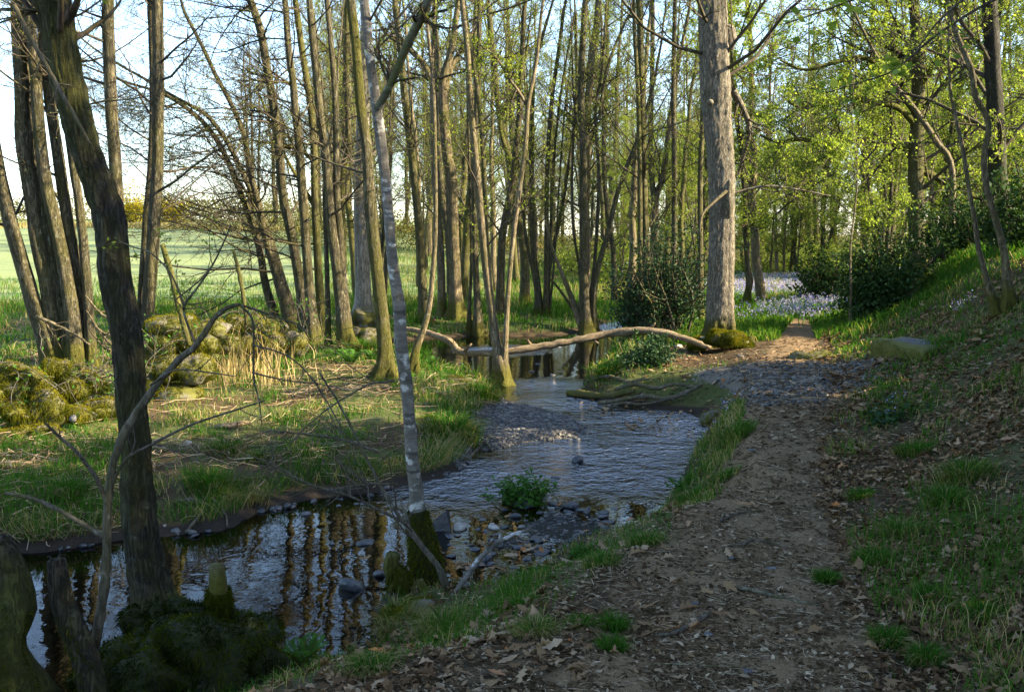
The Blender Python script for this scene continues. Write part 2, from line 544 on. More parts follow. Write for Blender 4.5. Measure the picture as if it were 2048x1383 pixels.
def leaf_mat(name, stops, trans=.45, gloss=.0, rough=.5):
    m = NT(name)
    t = m.attr('tint')
    c = m.ramp(t, stops)
    d = m.n('ShaderNodeBsdfDiffuse'); m.l(c, d.inputs[0])
    tr = m.n('ShaderNodeBsdfTranslucent')
    c2 = m.mix(1.0, c, (1.25, 1.2, .5), 'MULTIPLY')
    m.l(c2, tr.inputs[0])
    mx = m.n('ShaderNodeMixShader'); mx.inputs[0].default_value = trans
    m.l(d.outputs[0], mx.inputs[1]); m.l(tr.outputs[0], mx.inputs[2])
    o = mx.outputs[0]
    if gloss > 0:
        g = m.n('ShaderNodeBsdfGlossy'); g.inputs['Roughness'].default_value = rough; g.inputs[0].default_value = (.9, .95, 1, 1)
        m2 = m.n('ShaderNodeMixShader'); m2.inputs[0].default_value = gloss
        m.l(o, m2.inputs[1]); m.l(g.outputs[0], m2.inputs[2]); o = m2.outputs[0]
    m.l(o, m.out.inputs[0])
    return m.m


M = {}
M['alder'] = bark_mat('alder_bark', (.020, .020, .012), (.175, .152, .095), bump=1.0, bumpd=.025)
M['darkbark'] = bark_mat('dark_ridged_bark', (.008, .008, .006), (.058, .050, .036), streak=(30, 30, 6), bump=1.0, bumpd=.02, lichen=.12, algae=.35, moss=(.034, .036, .006))
M['birch'] = bark_mat('grey_lichen_bark', (.07, .062, .052), (.215, .195, .165), moss=(.05, .058, .012), streak=(6, 6, 26), patch=((.42, .41, .37), .85), bump=.35, crack=.25, algae=.3)
M['oak'] = bark_mat('oak_bark', (.08, .068, .05), (.32, .285, .22), streak=(30, 30, 9), bump=1.0, bumpd=.03, crack=.6, algae=.2)
M['green'] = bark_mat('mossy_green_bark', (.022, .022, .010), (.165, .148, .070), moss=(.055, .055, .007), bump=.8, bumpd=.02)
M['pale'] = bark_mat('pale_bark', (.06, .048, .028), (.28, .228, .145), bump=.8, bumpd=.015)
M['white'] = bark_mat('white_lichen_bark', (.16, .145, .12), (.38, .35, .30), bump=.6)
M['twig'] = bark_mat('twig_bark', (.03, .023, .018), (.10, .078, .060), bump=.0)
M['greytwig'] = bark_mat('grey_sapling_bark', (.05, .043, .035), (.135, .118, .095), bump=.3, bumpd=.003)
M['log'] = bark_mat('bare_log_wood', (.07, .05, .03), (.34, .26, .165), streak=(8, 30, 30), bump=.6, crack=.6, algae=.25)
M['dead'] = bark_mat('dead_wood', (.045, .038, .03), (.20, .17, .13), streak=(20, 20, 20), bump=.5)

M['bud'] = leaf_mat('young_leaves', [(0, (.09, .12, .02)), (.5, (.17, .22, .035)), (1, (.27, .31, .07))], .5)
M['lime'] = leaf_mat('lime_leaves', [(0, (.085, .13, .025)), (.5, (.17, .235, .045)), (1, (.28, .34, .09))], .55)
M['holly'] = leaf_mat('holly_leaves', [(0, (.010, .026, .012)), (.6, (.022, .05, .020)), (1, (.050, .085, .028))], .15, .008, .5)
M['yew'] = leaf_mat('dark_evergreen_leaves', [(0, (.012, .03, .008)), (1, (.035, .07, .018))], .25, .006)
M['grass'] = leaf_mat('grass_blades', [(0, (.022, .075, .010)), (.45, (.050, .135, .016)), (.62, (.095, .155, .026)), (.8, (.22, .19, .07)), (1, (.38, .31, .16))], .4)
M['reed'] = leaf_mat('straw_reeds', [(0, (.30, .22, .09)), (1, (.52, .42, .22))], .3)
M['moss'] = leaf_mat('moss', [(0, (.014, .021, .003)), (.5, (.052, .060, .006)), (1, (.16, .145, .012))], .3)
M['litter'] = leaf_mat('dead_leaves', [(0, (.035, .020, .010)), (.4, (.11, .066, .036)), (.75, (.21, .135, .07)), (.93, (.30, .22, .14)), (1, (.30, .12, .04))], .15)
M['chip'] = leaf_mat('bark_chips', [(0, (.03, .019, .010)), (.55, (.12, .082, .045)), (1, (.40, .31, .20))], .05)
M['bluebell'] = leaf_mat('bluebell_flowers', [(0, (.16, .15, .42)), (.5, (.26, .25, .52)), (1, (.42, .42, .62))], .35)
M['gorse'] = leaf_mat('gorse_flowers', [(0, (.09, .12, .02)), (.45, (.30, .25, .02)), (1, (.62, .46, .03))], .3)
M['fern'] = leaf_mat('fern_leaves', [(0, (.025, .07, .012)), (1, (.075, .17, .03))], .4)
M['hedge'] = leaf_mat('hedge_leaves', [(0, (.06, .05, .025)), (.5, (.10, .10, .035)), (1, (.17, .17, .05))], .4)


def stone_mat(name, a, b, moss=0.0, rough=.75, wet=False):
    m = NT(name)
    v = m.mapping((1, 1, 1))
    n = m.noise(v, 9, 6, .65); nf = m.noise(v, 60, 4, .6)
    c = m.ramp(n, [(.3, a), (.7, b)])
    c = m.mix(.4, c, m.ramp(nf, [(.3, (.5, .5, .5)), (.7, (1.3, 1.3, 1.3))]), 'MULTIPLY')
    if moss > 0:
        geo = m.n('ShaderNodeNewGeometry'); sx = m.n('ShaderNodeSeparateXYZ'); m.l(geo.outputs['Normal'], sx.inputs[0])
        mm = m.math('ADD', m.noise(v, 4, 4, .6), moss - .5)
        mm = m.ramp(mm, [(.45, (0, 0, 0)), (.58, (1, 1, 1))])
        c = m.mix(mm, c, m.mix(nf, (.028, .032, .005), (.12, .115, .016)))
    m.principled(c, rough, m.bump(m.math('ADD', n, m.math('MULTIPLY', nf, .4)), .6, .02), .5 if wet else .3)
    return m.m


M['wet_stone'] = stone_mat('wet_slate', (.010, .011, .013), (.042, .045, .050), rough=.35, wet=True)
M['grey_stone'] = stone_mat('grey_slate', (.04, .040, .041), (.125, .123, .12), rough=.6)
M['pale_stone'] = stone_mat('pale_stone', (.17, .155, .13), (.36, .33, .28), rough=.8)
M['moss_stone'] = stone_mat('mossy_stone', (.05, .045, .035), (.16, .145, .12), moss=.52)
M['bench_stone'] = stone_mat('mossy_slate_slab', (.035, .035, .03), (.09, .088, .075), moss=.74)
M['bench_top'] = stone_mat('slate_slab_top', (.045, .045, .048), (.11, .108, .105), moss=.3)


def ground_material():
    m = NT('woodland_ground')
    tc = m.n('ShaderNodeTexCoord'); v = tc.outputs['Object']
    n1 = m.noise(v, 1.3, 5, .6); n2_ = m.noise(v, 7, 5, .65); n3 = m.noise(v, 40, 4, .7); n4 = m.noise(v, 130, 2, .6)
    soil = m.mix(n2_, (.022, .016, .008), (.095, .066, .032))
    path = m.mix(n3, (.046, .029, .013), (.225, .150, .078))
    path = m.mix(m.ramp(n4, [(.60, (0, 0, 0)), (.72, (1, 1, 1))]), path, (.34, .26, .16))
    grav = m.mix(n3, (.044, .033, .022), (.19, .155, .115))
    grav = m.mix(m.ramp(n4, [(.55, (0, 0, 0)), (.7, (1, 1, 1))]), grav, (.25, .245, .235))
    grass = m.mix(n2_, (.022, .036, .008), (.075, .092, .022))
    grass = m.mix(m.ramp(n3, [(.5, (0, 0, 0)), (.75, (1, 1, 1))]), grass, (.13, .10, .05))
    fld = m.mix(n1, (.115, .17, .068), (.165, .215, .09))
    fld = m.mix(m.math('MULTIPLY', n2_, .4), fld, (.22, .20, .09))
    mud = m.mix(n2_, (.010, .008, .006), (.040, .030, .020))
    bed = m.mix(n2_, (.010, .010, .008), (.040, .034, .024))
    c = soil
    for nm, col, k in (('z_grass', grass, .5), ('z_field', fld, 0.0), ('z_path', path, .5), ('z_gravel', grav, 1.3), ('z_mud', mud, .3), ('z_bed', bed, 0)):
        f = m.attr(nm)
        f2 = m.math('ADD', f, m.math('MULTIPLY', m.math('SUBTRACT', n2_, .5), k))
        f2 = m.math('MULTIPLY', m.ramp(f2, [(.3, (0, 0, 0)), (.65, (1, 1, 1))]), m.math('GREATER_THAN', f, .02))
        c = m.mix(f2, c, col)
    h = m.math('ADD', m.math('MULTIPLY', n2_, .6), m.math('ADD', m.math('MULTIPLY', n3, .5), m.math('MULTIPLY', n4, .2)))
    m.principled(c, .92, m.bump(h, .8, .03), .15)
    return m.m


def water_material():
    m = NT('stream_water')
    tc = m.n('ShaderNodeTexCoord')
    mp = m.n('ShaderNodeMapping'); mp.inputs['Scale'].default_value = (1, 1, 1); m.l(tc.outputs['Object'], mp.inputs[0])
    v = mp.outputs[0]
    a = m.noise(v, 4, 2, .45, .6); b = m.noise(v, 14, 2, .5, .5); c = m.noise(v, 42, 2, .5, .3)
    rf = m.attr('tint')                      # 0 still pool .. 1 riffle
    h = m.math('ADD', m.math('MULTIPLY', a, .5), m.math('MULTIPLY', b, m.math('ADD', .10, m.math('MULTIPLY', rf, .40))))
    h = m.math('ADD', h, m.math('MULTIPLY', c, m.math('MULTIPLY', rf, .16)))
    bp = m.n('ShaderNodeBump'); bp.inputs['Distance'].default_value = .30
    m.l(m.math('ADD', .013, m.math('MULTIPLY', rf, .95), clamp=True), bp.inputs['Strength'])
    m.l(h, bp.inputs['Height'])
    nb = bp.outputs[0]
    fr = m.n('ShaderNodeFresnel'); fr.inputs['IOR'].default_value = 1.4
    gl = m.n('ShaderNodeBsdfGlossy'); gl.inputs['Roughness'].default_value = .015; m.l(nb, gl.inputs['Normal'])
    tr = m.n('ShaderNodeBsdfTransparent'); tr.inputs[0].default_value = (.30, .25, .16, 1)
    mx = m.n('ShaderNodeMixShader'); m.l(m.math('MULTIPLY', fr.outputs[0], m.math('ADD', 1.25, m.math('MULTIPLY', rf, .45)), clamp=True), mx.inputs[0]); m.l(tr.outputs[0], mx.inputs[1]); m.l(gl.outputs[0], mx.inputs[2])
    m.l(mx.outputs[0], m.out.inputs[0])
    return m.m


M['ground'] = ground_material()
M['water'] = water_material()

# ------------------------------------------------------------------ ground sheet
def axis(lo_far, lo, hi, hi_far, step, g):
    mid = np.arange(lo, hi + 1e-6, step)
    up = [hi]; s = step
    while up[-1] < hi_far: s *= g; up.append(up[-1] + s)
    dn = [lo]; s = step
    while dn[-1] > lo_far: s *= g; dn.append(dn[-1] - s)
    return np.concatenate([dn[:0:-1], mid, up[1:]])


gx = axis(-900, -6.5, 7.0, 900, .06, 1.045)
gy = axis(-80, 2.4, 17.0, 1500, .06, 1.03)
GX, GY = np.meshgrid(gx, gy)
gz, gd, gfs, gbar, gsh = terrain(GX.ravel(), GY.ravel(), True)
x_, y_ = GX.ravel(), GY.ravel()
gz = gz + np.where((gd > 0) & (y_ < 30), .035 * (n2(x_, y_, 7, 31, 2) - .5), 0)
gm = MB()
nx, ny = len(gx), len(gy)
ii = np.arange(nx * ny).reshape(ny, nx)
gm.add(np.stack([x_, y_, gz], -1), np.stack([ii[:-1, :-1], ii[:-1, 1:], ii[1:, 1:], ii[1:, :-1]], -1).reshape(-1, 4))
ground = gm.build('ground', M['ground'])
tag(ground, kind='structure')
ps = path_s(x_, y_)
hw = np.interp(y_, PY, PHW)
zp = sst(1.35, .75, np.abs(ps + .1 * (n2(x_, y_, 1.5, 41) - .5)) / hw) * (y_ < 21) * (gd > .1)
zgr = sst(.12, -.35, poly_sd(np.stack([x_ + .5 * (n2(x_, y_, 1.1, 43) - .5), y_ + .6 * (n2(x_, y_, 1.1, 44) - .5)], -1), GRV))
zgr = np.where(gd > .12, zgr * (~gfs) * sst(-.36, -.20, gz), 0)
zgr = np.maximum(zgr, sst(-.2, .2, np.where(gd < .2, gbar, -1)))
zf = sst(27, 33, y_) * gfs * sst(.06, -.10, x_ / np.maximum(y_, 1)) * (y_ > 5)
zg = np.where(gfs, .75 * sst(.05, .5, gd) * sst(.33, .55, n2(x_, y_, .8, 51)) + .25, 0)
right_g = sst(.0, .45, gd) * sst(1.6, .5, gd) * (ps < -hw * .9) * .9
farg = sst(13.5, 17, y_) * .9
zg = np.where(gfs, zg, np.maximum(right_g, np.maximum(farg, .5 * sst(.50, .62, n2(x_, y_, .7, 52)))))
zmud = np.where((gd > -.03), sst(.26, .03, gd) * np.where(y_ > 13, .5, 1) * (y_ < 40), 0)
zbed = np.where(gd <= 0, 1.0, 0) * (1 - sst(-.2, .2, gbar))
for nm, a in (('z_path', zp), ('z_gravel', zgr), ('z_field', zf), ('z_grass', zg), ('z_mud', zmud), ('z_bed', zbed)):
    at_ = ground.data.attributes.new(nm, 'FLOAT', 'POINT'); at_.data.foreach_set('value', np.asarray(a, np.float32))

# water sheet: follows the channel, finer near the camera
wx = np.arange(-14, 12.01, .12); wy = np.arange(3.4, 32, .12)
WX, WY = np.meshgrid(wx, wy)
wd = poly_sd(np.stack([WX.ravel(), WY.ravel()], -1), WP)
keep = (wd < .55).reshape(WX.shape)
wpx = 1024 + F * WX.ravel() / WY.ravel()
rif = np.zeros(WX.size)
for px, py, r in ((1330, 850, 1.5), (1220, 900, 1.3), (1150, 800, 1.0), (960, 960, 1.1), (1240, 950, .9), (1100, 770, .8), (1000, 700, 1.0), (1250, 645, 3)):
    c = on_level(px, py, ZW)
    rif = np.maximum(rif, sst(1.25, .3, np.hypot(WX.ravel() - c[0], WY.ravel() - c[1]) / r))
rif = np.clip(rif * (.7 + .6 * (n2(WX.ravel(), WY.ravel(), .9, 61) - .5)), 0, 1)
rif = np.maximum(rif, .004)
wi = np.arange(WX.size).reshape(WX.shape)
kk = keep[:-1, :-1] & keep[:-1, 1:] & keep[1:, 1:] & keep[1:, :-1]
wq = np.stack([wi[:-1, :-1], wi[:-1, 1:], wi[1:, 1:], wi[1:, :-1]], -1)[kk]
wm = MB(); wm.add(np.stack([WX.ravel(), WY.ravel(), np.full(WX.size, ZW)], -1), wq, None, 0, rif)
water = wm.build('stream_water', M['water']); tag(water, kind='structure')

# ------------------------------------------------------------------ growing branches
def grow(P0, D0, L, R0, n, wander, trop, rng, taper=.25):
    Mn = len(P0)
    D = D0 / (np.linalg.norm(D0, axis=1, keepdims=True) + 1e-9)
    P = np.zeros((Mn, n, 3)); P[:, 0] = P0
    st = (L / (n - 1))[:, None]
    for k in range(1, n):
        D = D + rng.normal(size=(Mn, 3)) * wander + np.array([0, 0, trop]) / (n - 1)
        D /= np.linalg.norm(D, axis=1, keepdims=True)
        P[:, k] = P[:, k - 1] + D * st
    t = np.linspace(0, 1, n)
    R = R0[:, None] * (1 - (1 - taper) * t)[None]
    return P, R


def children(P, R, K, rng, tmin, ang, lenr, rr, minr=.0015, jit=.3):
    """starts for K children on each of the M parents"""
    Mn, N, _ = P.shape
    idx = np.repeat(np.arange(Mn), K)
    t = rng.uniform(tmin, .98, len(idx)) * (N - 1)
    k = np.minimum(t.astype(int), N - 2); f = (t - k)[:, None]
    p = P[idx, k] * (1 - f) + P[idx, k + 1] * f
    T = P[idx, k + 1] - P[idx, k]; T /= np.linalg.norm(T, axis=1, keepdims=True) + 1e-9
    q = rng.normal(size=T.shape); q -= T * (q * T).sum(1, keepdims=True); q /= np.linalg.norm(q, axis=1, keepdims=True) + 1e-9
    a = np.radians(rng.normal(ang, 12, len(idx)))[:, None]
    d = T * np.cos(a) + q * np.sin(a)
    plen = np.linalg.norm(np.diff(P, axis=1), axis=2).sum(1)[idx]
    L = plen * lenr * rng.uniform(1 - jit, 1 + jit, len(idx)) * (1.15 - .6 * t / (N - 1))
    r = np.maximum(R[idx, k] * rr, minr)
    return p, d, L, r


def catmull(P, n):
    P = np.asarray(P, float)
    if len(P) == 2:
        return P[0] + np.linspace(0, 1, n)[:, None] * (P[1] - P[0])
    Q = np.vstack([2 * P[0] - P[1], P, 2 * P[-1] - P[-2]])
    u = np.linspace(0, len(P) - 1 - 1e-6, n); k = u.astype(int); t = (u - k)[:, None]
    a, b, c, d = Q[k], Q[k + 1], Q[k + 2], Q[k + 3]
    return .5 * (2 * b + (c - a) * t + (2 * a - 5 * b + 4 * c - d) * t ** 2 + (3 * b - a - 3 * c + d) * t ** 3)


def leaf_points(P, per, rng, tmin=.2, spread=.03):
    Mn, N, _ = P.shape
    idx = rng.integers(0, Mn, int(Mn * per)); t = rng.uniform(tmin, 1, len(idx)) * (N - 1)
    k = np.minimum(t.astype(int), N - 2); f = (t - k)[:, None]
    return P[idx, k] * (1 - f) + P[idx, k + 1] * f + rng.normal(size=(len(idx), 3)) * spread


CR = {
    # n1 per stem, zmin share, l1 (m), angle, tropism, n2, l2 share, n3, l3 share, leaves per twig, leaf size, wander
    'alder': dict(n1=18, z0=2.0, l1=(1.0, 2.6), ang=66, trop=.15, n2=9, l2=.36, n3=5, l3=.42, leaf=.6, ls=.028, wan=.13),
    'alder_low': dict(mr=.0034, n1=38, z0=.8, l1=(1.2, 3.6), ang=70, trop=.18, n2=11, l2=.36, n3=8, l3=.42, leaf=1.1, ls=.032, wan=.13),
    'slim': dict(mr=.0036, n1=28, z0=1.6, l1=(.7, 2.2), ang=52, trop=.35, n2=8, l2=.38, n3=4, l3=.42, leaf=2.6, ls=.042, wan=.10),
    'oak': dict(rr=.4, rm=.032, n1=14, z0=3.8, l1=(2.0, 4.5), ang=62, trop=.3, n2=9, l2=.36, n3=6, l3=.38, leaf=.8, ls=.04, wan=.2),
    'wood': dict(rr=.36, rm=.045, mr=.007, n1=34, z0=1.2, l1=(1.2, 4.0), ang=55, trop=.3, n2=10, l2=.38, n3=7, l3=.42, leaf=3.4, ls=.065, wan=.13),
    'leafy': dict(mr=.004, n1=38, z0=1.1, l1=(1.2, 3.4), ang=62, trop=.15, n2=8, l2=.40, n3=5, l3=.42, leaf=7.5, ls=.055, wan=.13),
    'bare': dict(n1=8, z0=3.0, l1=(.6, 1.4), ang=55, trop=.2, n2=5, l2=.35, n3=3, l3=.4, leaf=.3, ls=.03, wan=.12),
}


def crown_on(mb, P, R, kind, rng, base_z, bias=None, scale=1.0, zmax=None, leafmat=1, sides=(5, 3, 3), dens=1.0):
    """limbs, branches and twigs on a stem polyline P (N,3), R (N)"""
    c = CR[kind]
    hh = P[:, 2] - base_z
    lo = c['z0'] * scale
    n1 = max(3, int(c['n1'] * dens))
    ok = hh > lo
    if ok.sum() < 3:
        ok = hh > hh.max() * .45
    k0 = np.where(ok)[0][0]
    t = k0 + (len(P) - 1.01 - k0) * rng.uniform(0, 1, n1) ** .8
    k = t.astype(int); f = (t - k)[:, None]
    p = P[k] * (1 - f) + P[k + 1] * f
    r = R[k]
    T = P[k + 1] - P[k]; T /= np.linalg.norm(T, axis=1, keepdims=True) + 1e-9
    q = rng.normal(size=(n1, 3)); q[:, 2] *= .2
    if bias is not None: q = q + np.asarray(bias)
    q -= T * (q * T).sum(1, keepdims=True); q /= np.linalg.norm(q, axis=1, keepdims=True) + 1e-9
    a = np.radians(rng.normal(c['ang'], 10, n1))[:, None]
    d = T * np.cos(a) + q * np.sin(a)
    topf = (t - k0) / (len(P) - k0)
    L = rng.uniform(*c['l1'], n1) * scale * (1.1 - .65 * topf)
    P1, R1 = grow(p, d, L, np.clip(r * c.get('rr', .26), .005, c.get('rm', .026)), 7, c['wan'], c['trop'], rng, .22)
    mb.tubes(P1, R1, sides[0], 0, .12)
    a2 = children(P1, R1, c['n2'], rng, .12, 48, c['l2'], .5, c.get('mr', .0028))
    P2, R2 = grow(*a2[:3], a2[3], 5, c['wan'] * 1.1, c['trop'] * .5, rng, .35)
    mb.tubes(P2, R2, sides[1], 0, .05)
    a3 = children(P2, R2, c['n3'], rng, .15, 45, c['l3'], .6, c.get('mr', .0028) * .68)
    P3, R3 = grow(*a3[:3], a3[3], 4, c['wan'] * 1.2, 0, rng, .5)
    mb.tubes(P3, R3, sides[2], 0, 0.0)
    if c['leaf'] > 0:
        C = np.vstack([leaf_points(P3, c['leaf'], rng), leaf_points(P2, c['leaf'] * .5, rng)])
        mb.leaves(C, c['ls'], leafmat, rng.beta(2, 2, len(C)), rng=rng)
    return P1, R1


def extend(P, R, topz, rng, n=16, wob=.05, r_end=.25, upbias=.35):
    """carry the stem on above the picture's top edge"""
    d = P[-1] - P[-3]; d /= np.linalg.norm(d)
    H = topz - P[-1, 2]
    if H < .5: return P, R
    st = H / n
    out = [P[-1]]
    for k in range(n):
        d = d + rng.normal(size=3) * wob + np.array([0, 0, upbias / n]); d /= np.linalg.norm(d)
        out.append(out[-1] + d * st)
    out = np.array(out[1:])
    r = R[-1] * np.linspace(1, r_end, n + 1)[1:]
    return np.vstack([P, out]), np.concatenate([R, r])


def moss_tint(P, R, base_z, amt, rng, low=.6):
    h = P[:, 2] - base_z
    t = amt * (.35 + .9 * (fbm(np.stack([P[:, 2] * .8, P[:, 0] * .3, P[:, 1] * 0], -1), int(rng.integers(1e4)), 2) - .3))
    return np.clip(np.maximum(t, sst(low, low * .1, h) * .62 * (amt > 0.02)), 0, 1)


def tree(name, label, cat, stems, bark='alder', crown='alder', D=None, top=14.0, group=None, seed=1, moss=.25, flare=.5, low=.55, bias=None,
         scale=1.0, sides=12, lump=.05, nres=26, limbs=(), dens=1.0, leafmat='bud', twigmat='twig', crown_stems=None, relief=0.0, wf=.92):
    """stems: lists of (px, py, width px), foot first; limbs: side limbs with the picture depth of the stem"""
    rng = np.random.default_rng(seed)
    g = None
    px0, py0, _ = stems[0][0]
    if D is None:
        g = ground_hit(px0, py0); D = g[1]
    b0 = at(px0, py0, D)
    bz = min(tz(b0[0], b0[1]), 9)
    root = empty(name, (b0[0], b0[1], bz), label, cat, group)
    O = np.array([b0[0], b0[1], bz])
    cr = MB()
    nst = len(stems)
    for si, stm in enumerate(stems):
        a = np.array(stm, float)
        Ds = D + (rng.uniform(-.12, .25) if si else 0.0)
        Wp = at(a[:, 0], a[:, 1], np.full(len(a), Ds))
        zfoot = tz(Wp[0, 0], Wp[0, 1])
        if Wp[0, 2] > zfoot - .06:
            dd = (Wp[0] - Wp[1]); dd = dd / max(abs(dd[2]), .3) if dd[2] < 0 else np.array([0, 0, -1.])
            foot = Wp[0] + dd * (Wp[0, 2] - zfoot + .12)
            Wp = np.vstack([foot, Wp]); a = np.vstack([a[0], a])
        rad = a[:, 2] * wf * Ds / F / 2
        P = catmull(Wp, nres)
        R = np.interp(np.linspace(0, 1, nres), np.linspace(0, 1, len(rad)), rad)
        # depth wander so the stems do not stand in one sheet
        yy = np.interp(np.arange(nres), np.linspace(0, nres - 1, 26), np.cumsum(rng.normal(0, .02, 26))); P[:, 1] += (yy - yy[0]) * .5
        P, R = extend(P, R, min(top, 8.2) * rng.uniform(.88, 1.08), rng)
        h = np.maximum(P[:, 2] - zfoot, 0)
        Rf = R * (1 + flare * np.exp(-h / .18))
        mt = moss_tint(P, R, zfoot, moss, rng, low)
        mb = MB()
        mb.tubes(P, Rf, max(sides, 16), 0, mt, lump, seed * 7 + si, relief=relief, butt=np.exp(-h / .14) * (.9 if flare > .05 else 0) + .10)
        mb.build('trunk', M[bark], root, origin=O)
        if crown and (crown_stems is None or si in crown_stems):
            crown_on(cr, P, R, crown, rng, zfoot, bias, scale, dens=dens)
    for lb in limbs:
        a = np.array(lb, float)
        Wp = at(a[:, 0], a[:, 1], np.full(len(a), D) + np.linspace(0, rng.uniform(-.8, .8), len(a)))
        rad = a[:, 2] * D / F / 2
        P = catmull(Wp, 18); R = np.interp(np.linspace(0, 1, 18), np.linspace(0, 1, len(rad)), rad)
        mb = MB(); mb.tubes(P, R, 8, 0, np.clip(moss + .1, 0, 1) * np.ones(18), lump, seed + 3)
        mb.build('limb', M[bark], root, origin=O)
        P1, R1 = P[None], R[None]
        a2 = children(P1, R1, 16, rng, .15, 55, .30, .45, .003)
        P2, R2 = grow(*a2[:3], a2[3], 6, .16, .1, rng, .3)
        cr.tubes(P2, R2, 4, 0, .15)
        a3 = children(P2, R2, 7, rng, .1, 45, .42, .5, .002)
        P3, R3 = grow(*a3[:3], a3[3], 4, .14, 0, rng, .5)
        cr.tubes(P3, R3, 3, 0, 0.0)
        a4 = children(P3, R3, 3, rng, .1, 45, .45, .6, .0016)
        P4, R4 = grow(*a4[:3], a4[3], 3, .14, 0, rng, .5)
        cr.tubes(P4, R4, 3, 0, 0.0)
        lf = CR[crown]['leaf'] if crown else .3
        C = leaf_points(P4, lf, rng)
        cr.leaves(C, CR[crown]['ls'] if crown else .03, 1, rng.beta(2, 2, len(C)), rng=rng)
    if cr.n:
        cr.build('crown', [M[twigmat], M[leafmat]], root, origin=O)
    return root, O

# ------------------------------------------------------------------ trees of the foreground
root, O = tree('alder_tree', 'thick dark leaning trunk rising from the shaggy moss mound in the near water', 'tree',
     [[(314, 1240, 110), (298, 1170, 86), (280, 1080, 76), (272, 989, 72), (270, 920, 64), (258, 787, 64), (250, 680, 66), (226, 561, 68), (213, 440, 66), (170, 305, 62), (135, 170, 66), (114, 24, 68)]],
     bark='darkbark', crown='bare', D=4.85, top=9.5, seed=11, moss=.46, flare=.25, low=.9, sides=90, lump=.07, nres=260, relief=.010, wf=.90)
# shaggy mound at its foot
def moss_hair(mb, C, Nn, L, rng, tint=None, droop=.6):
    Mn = len(C)
    d = Nn + rng.normal(size=(Mn, 3)) * .55; d[:, 2] -= droop * .5
    d /= np.linalg.norm(d, axis=1, keepdims=True)
    L = (np.broadcast_to(L, (Mn,)) * rng.uniform(.5, 1.3, Mn))[:, None]
    w = np.cross(d, rng.normal(size=(Mn, 3))); w /= np.linalg.norm(w, axis=1, keepdims=True) + 1e-9
    w = w * L * .055
    mid = C + d * L * .55
    tip = C + d * L + np.array([0, 0, -1.]) * L * droop * .5
    V = np.stack([C - w, C + w, mid + w * .9, mid - w * .9, tip], 1)
    k = np.arange(Mn)[:, None] * 5
    tt = np.repeat(rng.beta(2, 2.4, Mn) if tint is None else np.broadcast_to(tint, (Mn,)), 5)
    mb.add(V.reshape(-1, 3), k + np.array([0, 1, 2, 3]), k + np.array([3, 2, 4]), 1, tt)


def surf_points(mbq, n, rng):
    """random points and normals on the quads of a builder"""
    V = np.vstack(mbq.V); Q = np.vstack(mbq.Q)
    a, b, c, d = V[Q[:, 0]], V[Q[:, 1]], V[Q[:, 2]], V[Q[:, 3]]
    nn = np.cross(c - a, d - b); ar = np.linalg.norm(nn, axis=1) + 1e-12
    k = rng.choice(len(Q), n, p=ar / ar.sum())
    u, v = rng.uniform(size=(2, n, 1))
    p = (a[k] * (1 - u) + b[k] * u) * (1 - v) + (d[k] * (1 - u) + c[k] * u) * v
    return p, nn[k] / ar[k][:, None]


def outward(p, n, c):
    s = np.sign(((p - c) * n).sum(1)); s[s == 0] = 1
    return n * s[:, None]


def moss_heap(blobs, nhair, L, rng, droop=.6):
    mb = MB()
    for (c, r, sd) in blobs: mb.blob(c, r, sd, 40, 26, .48, 0, .5, freq=2.0)
    base = MB(); base.V = list(mb.V); base.Q = list(mb.Q)
    p, nn = surf_points(base, nhair, rng)
    cc = np.array([b[0] for b in blobs]).mean(0)
    nn = outward(p, nn, cc)
    keep = p[:, 2] > cc[2] - .5
    # clumps: lighter tips by noise; light from above painted in as lighter upward faces
    t = np.clip(fbm(p * 9, 3, 3) * 1.3 - .66 + rng.normal(0, .12, len(p)) + .25 * nn[:, 2], 0, 1)
    moss_hair(mb, p[keep], nn[keep], L, rng, t[keep], droop)
    return mb


M['mosscore'] = stone_mat('moss_core', (.006, .008, .002), (.024, .027, .004), rough=.95)
rg = np.random.default_rng(5)
def blob_at(px, py, D, r, sd):
    return (at(px, py, D), r, sd)
mh = moss_heap([blob_at(330, 1330, 4.75, (.24, .24, .24), 1), blob_at(420, 1345, 4.6, (.32, .28, .28), 2), blob_at(510, 1390, 4.55, (.26, .24, .20), 3),
                blob_at(300, 1400, 4.5, (.36, .26, .26), 4), blob_at(400, 1262, 4.75, (.20, .17, .14), 7), blob_at(480, 1330, 4.6, (.22, .20, .20), 8), blob_at(310, 1240, 4.85, (.15, .15, .14), 6)], 70000, .036, rg, .8)
M['dark_moss'] = leaf_mat('dark_moss', [(0, (.008, .013, .002)), (.5, (.040, .050, .005)), (1, (.12, .12, .012))], .2)
mh.build('moss_mound', [M['mosscore'], M['dark_moss']], root, origin=O)


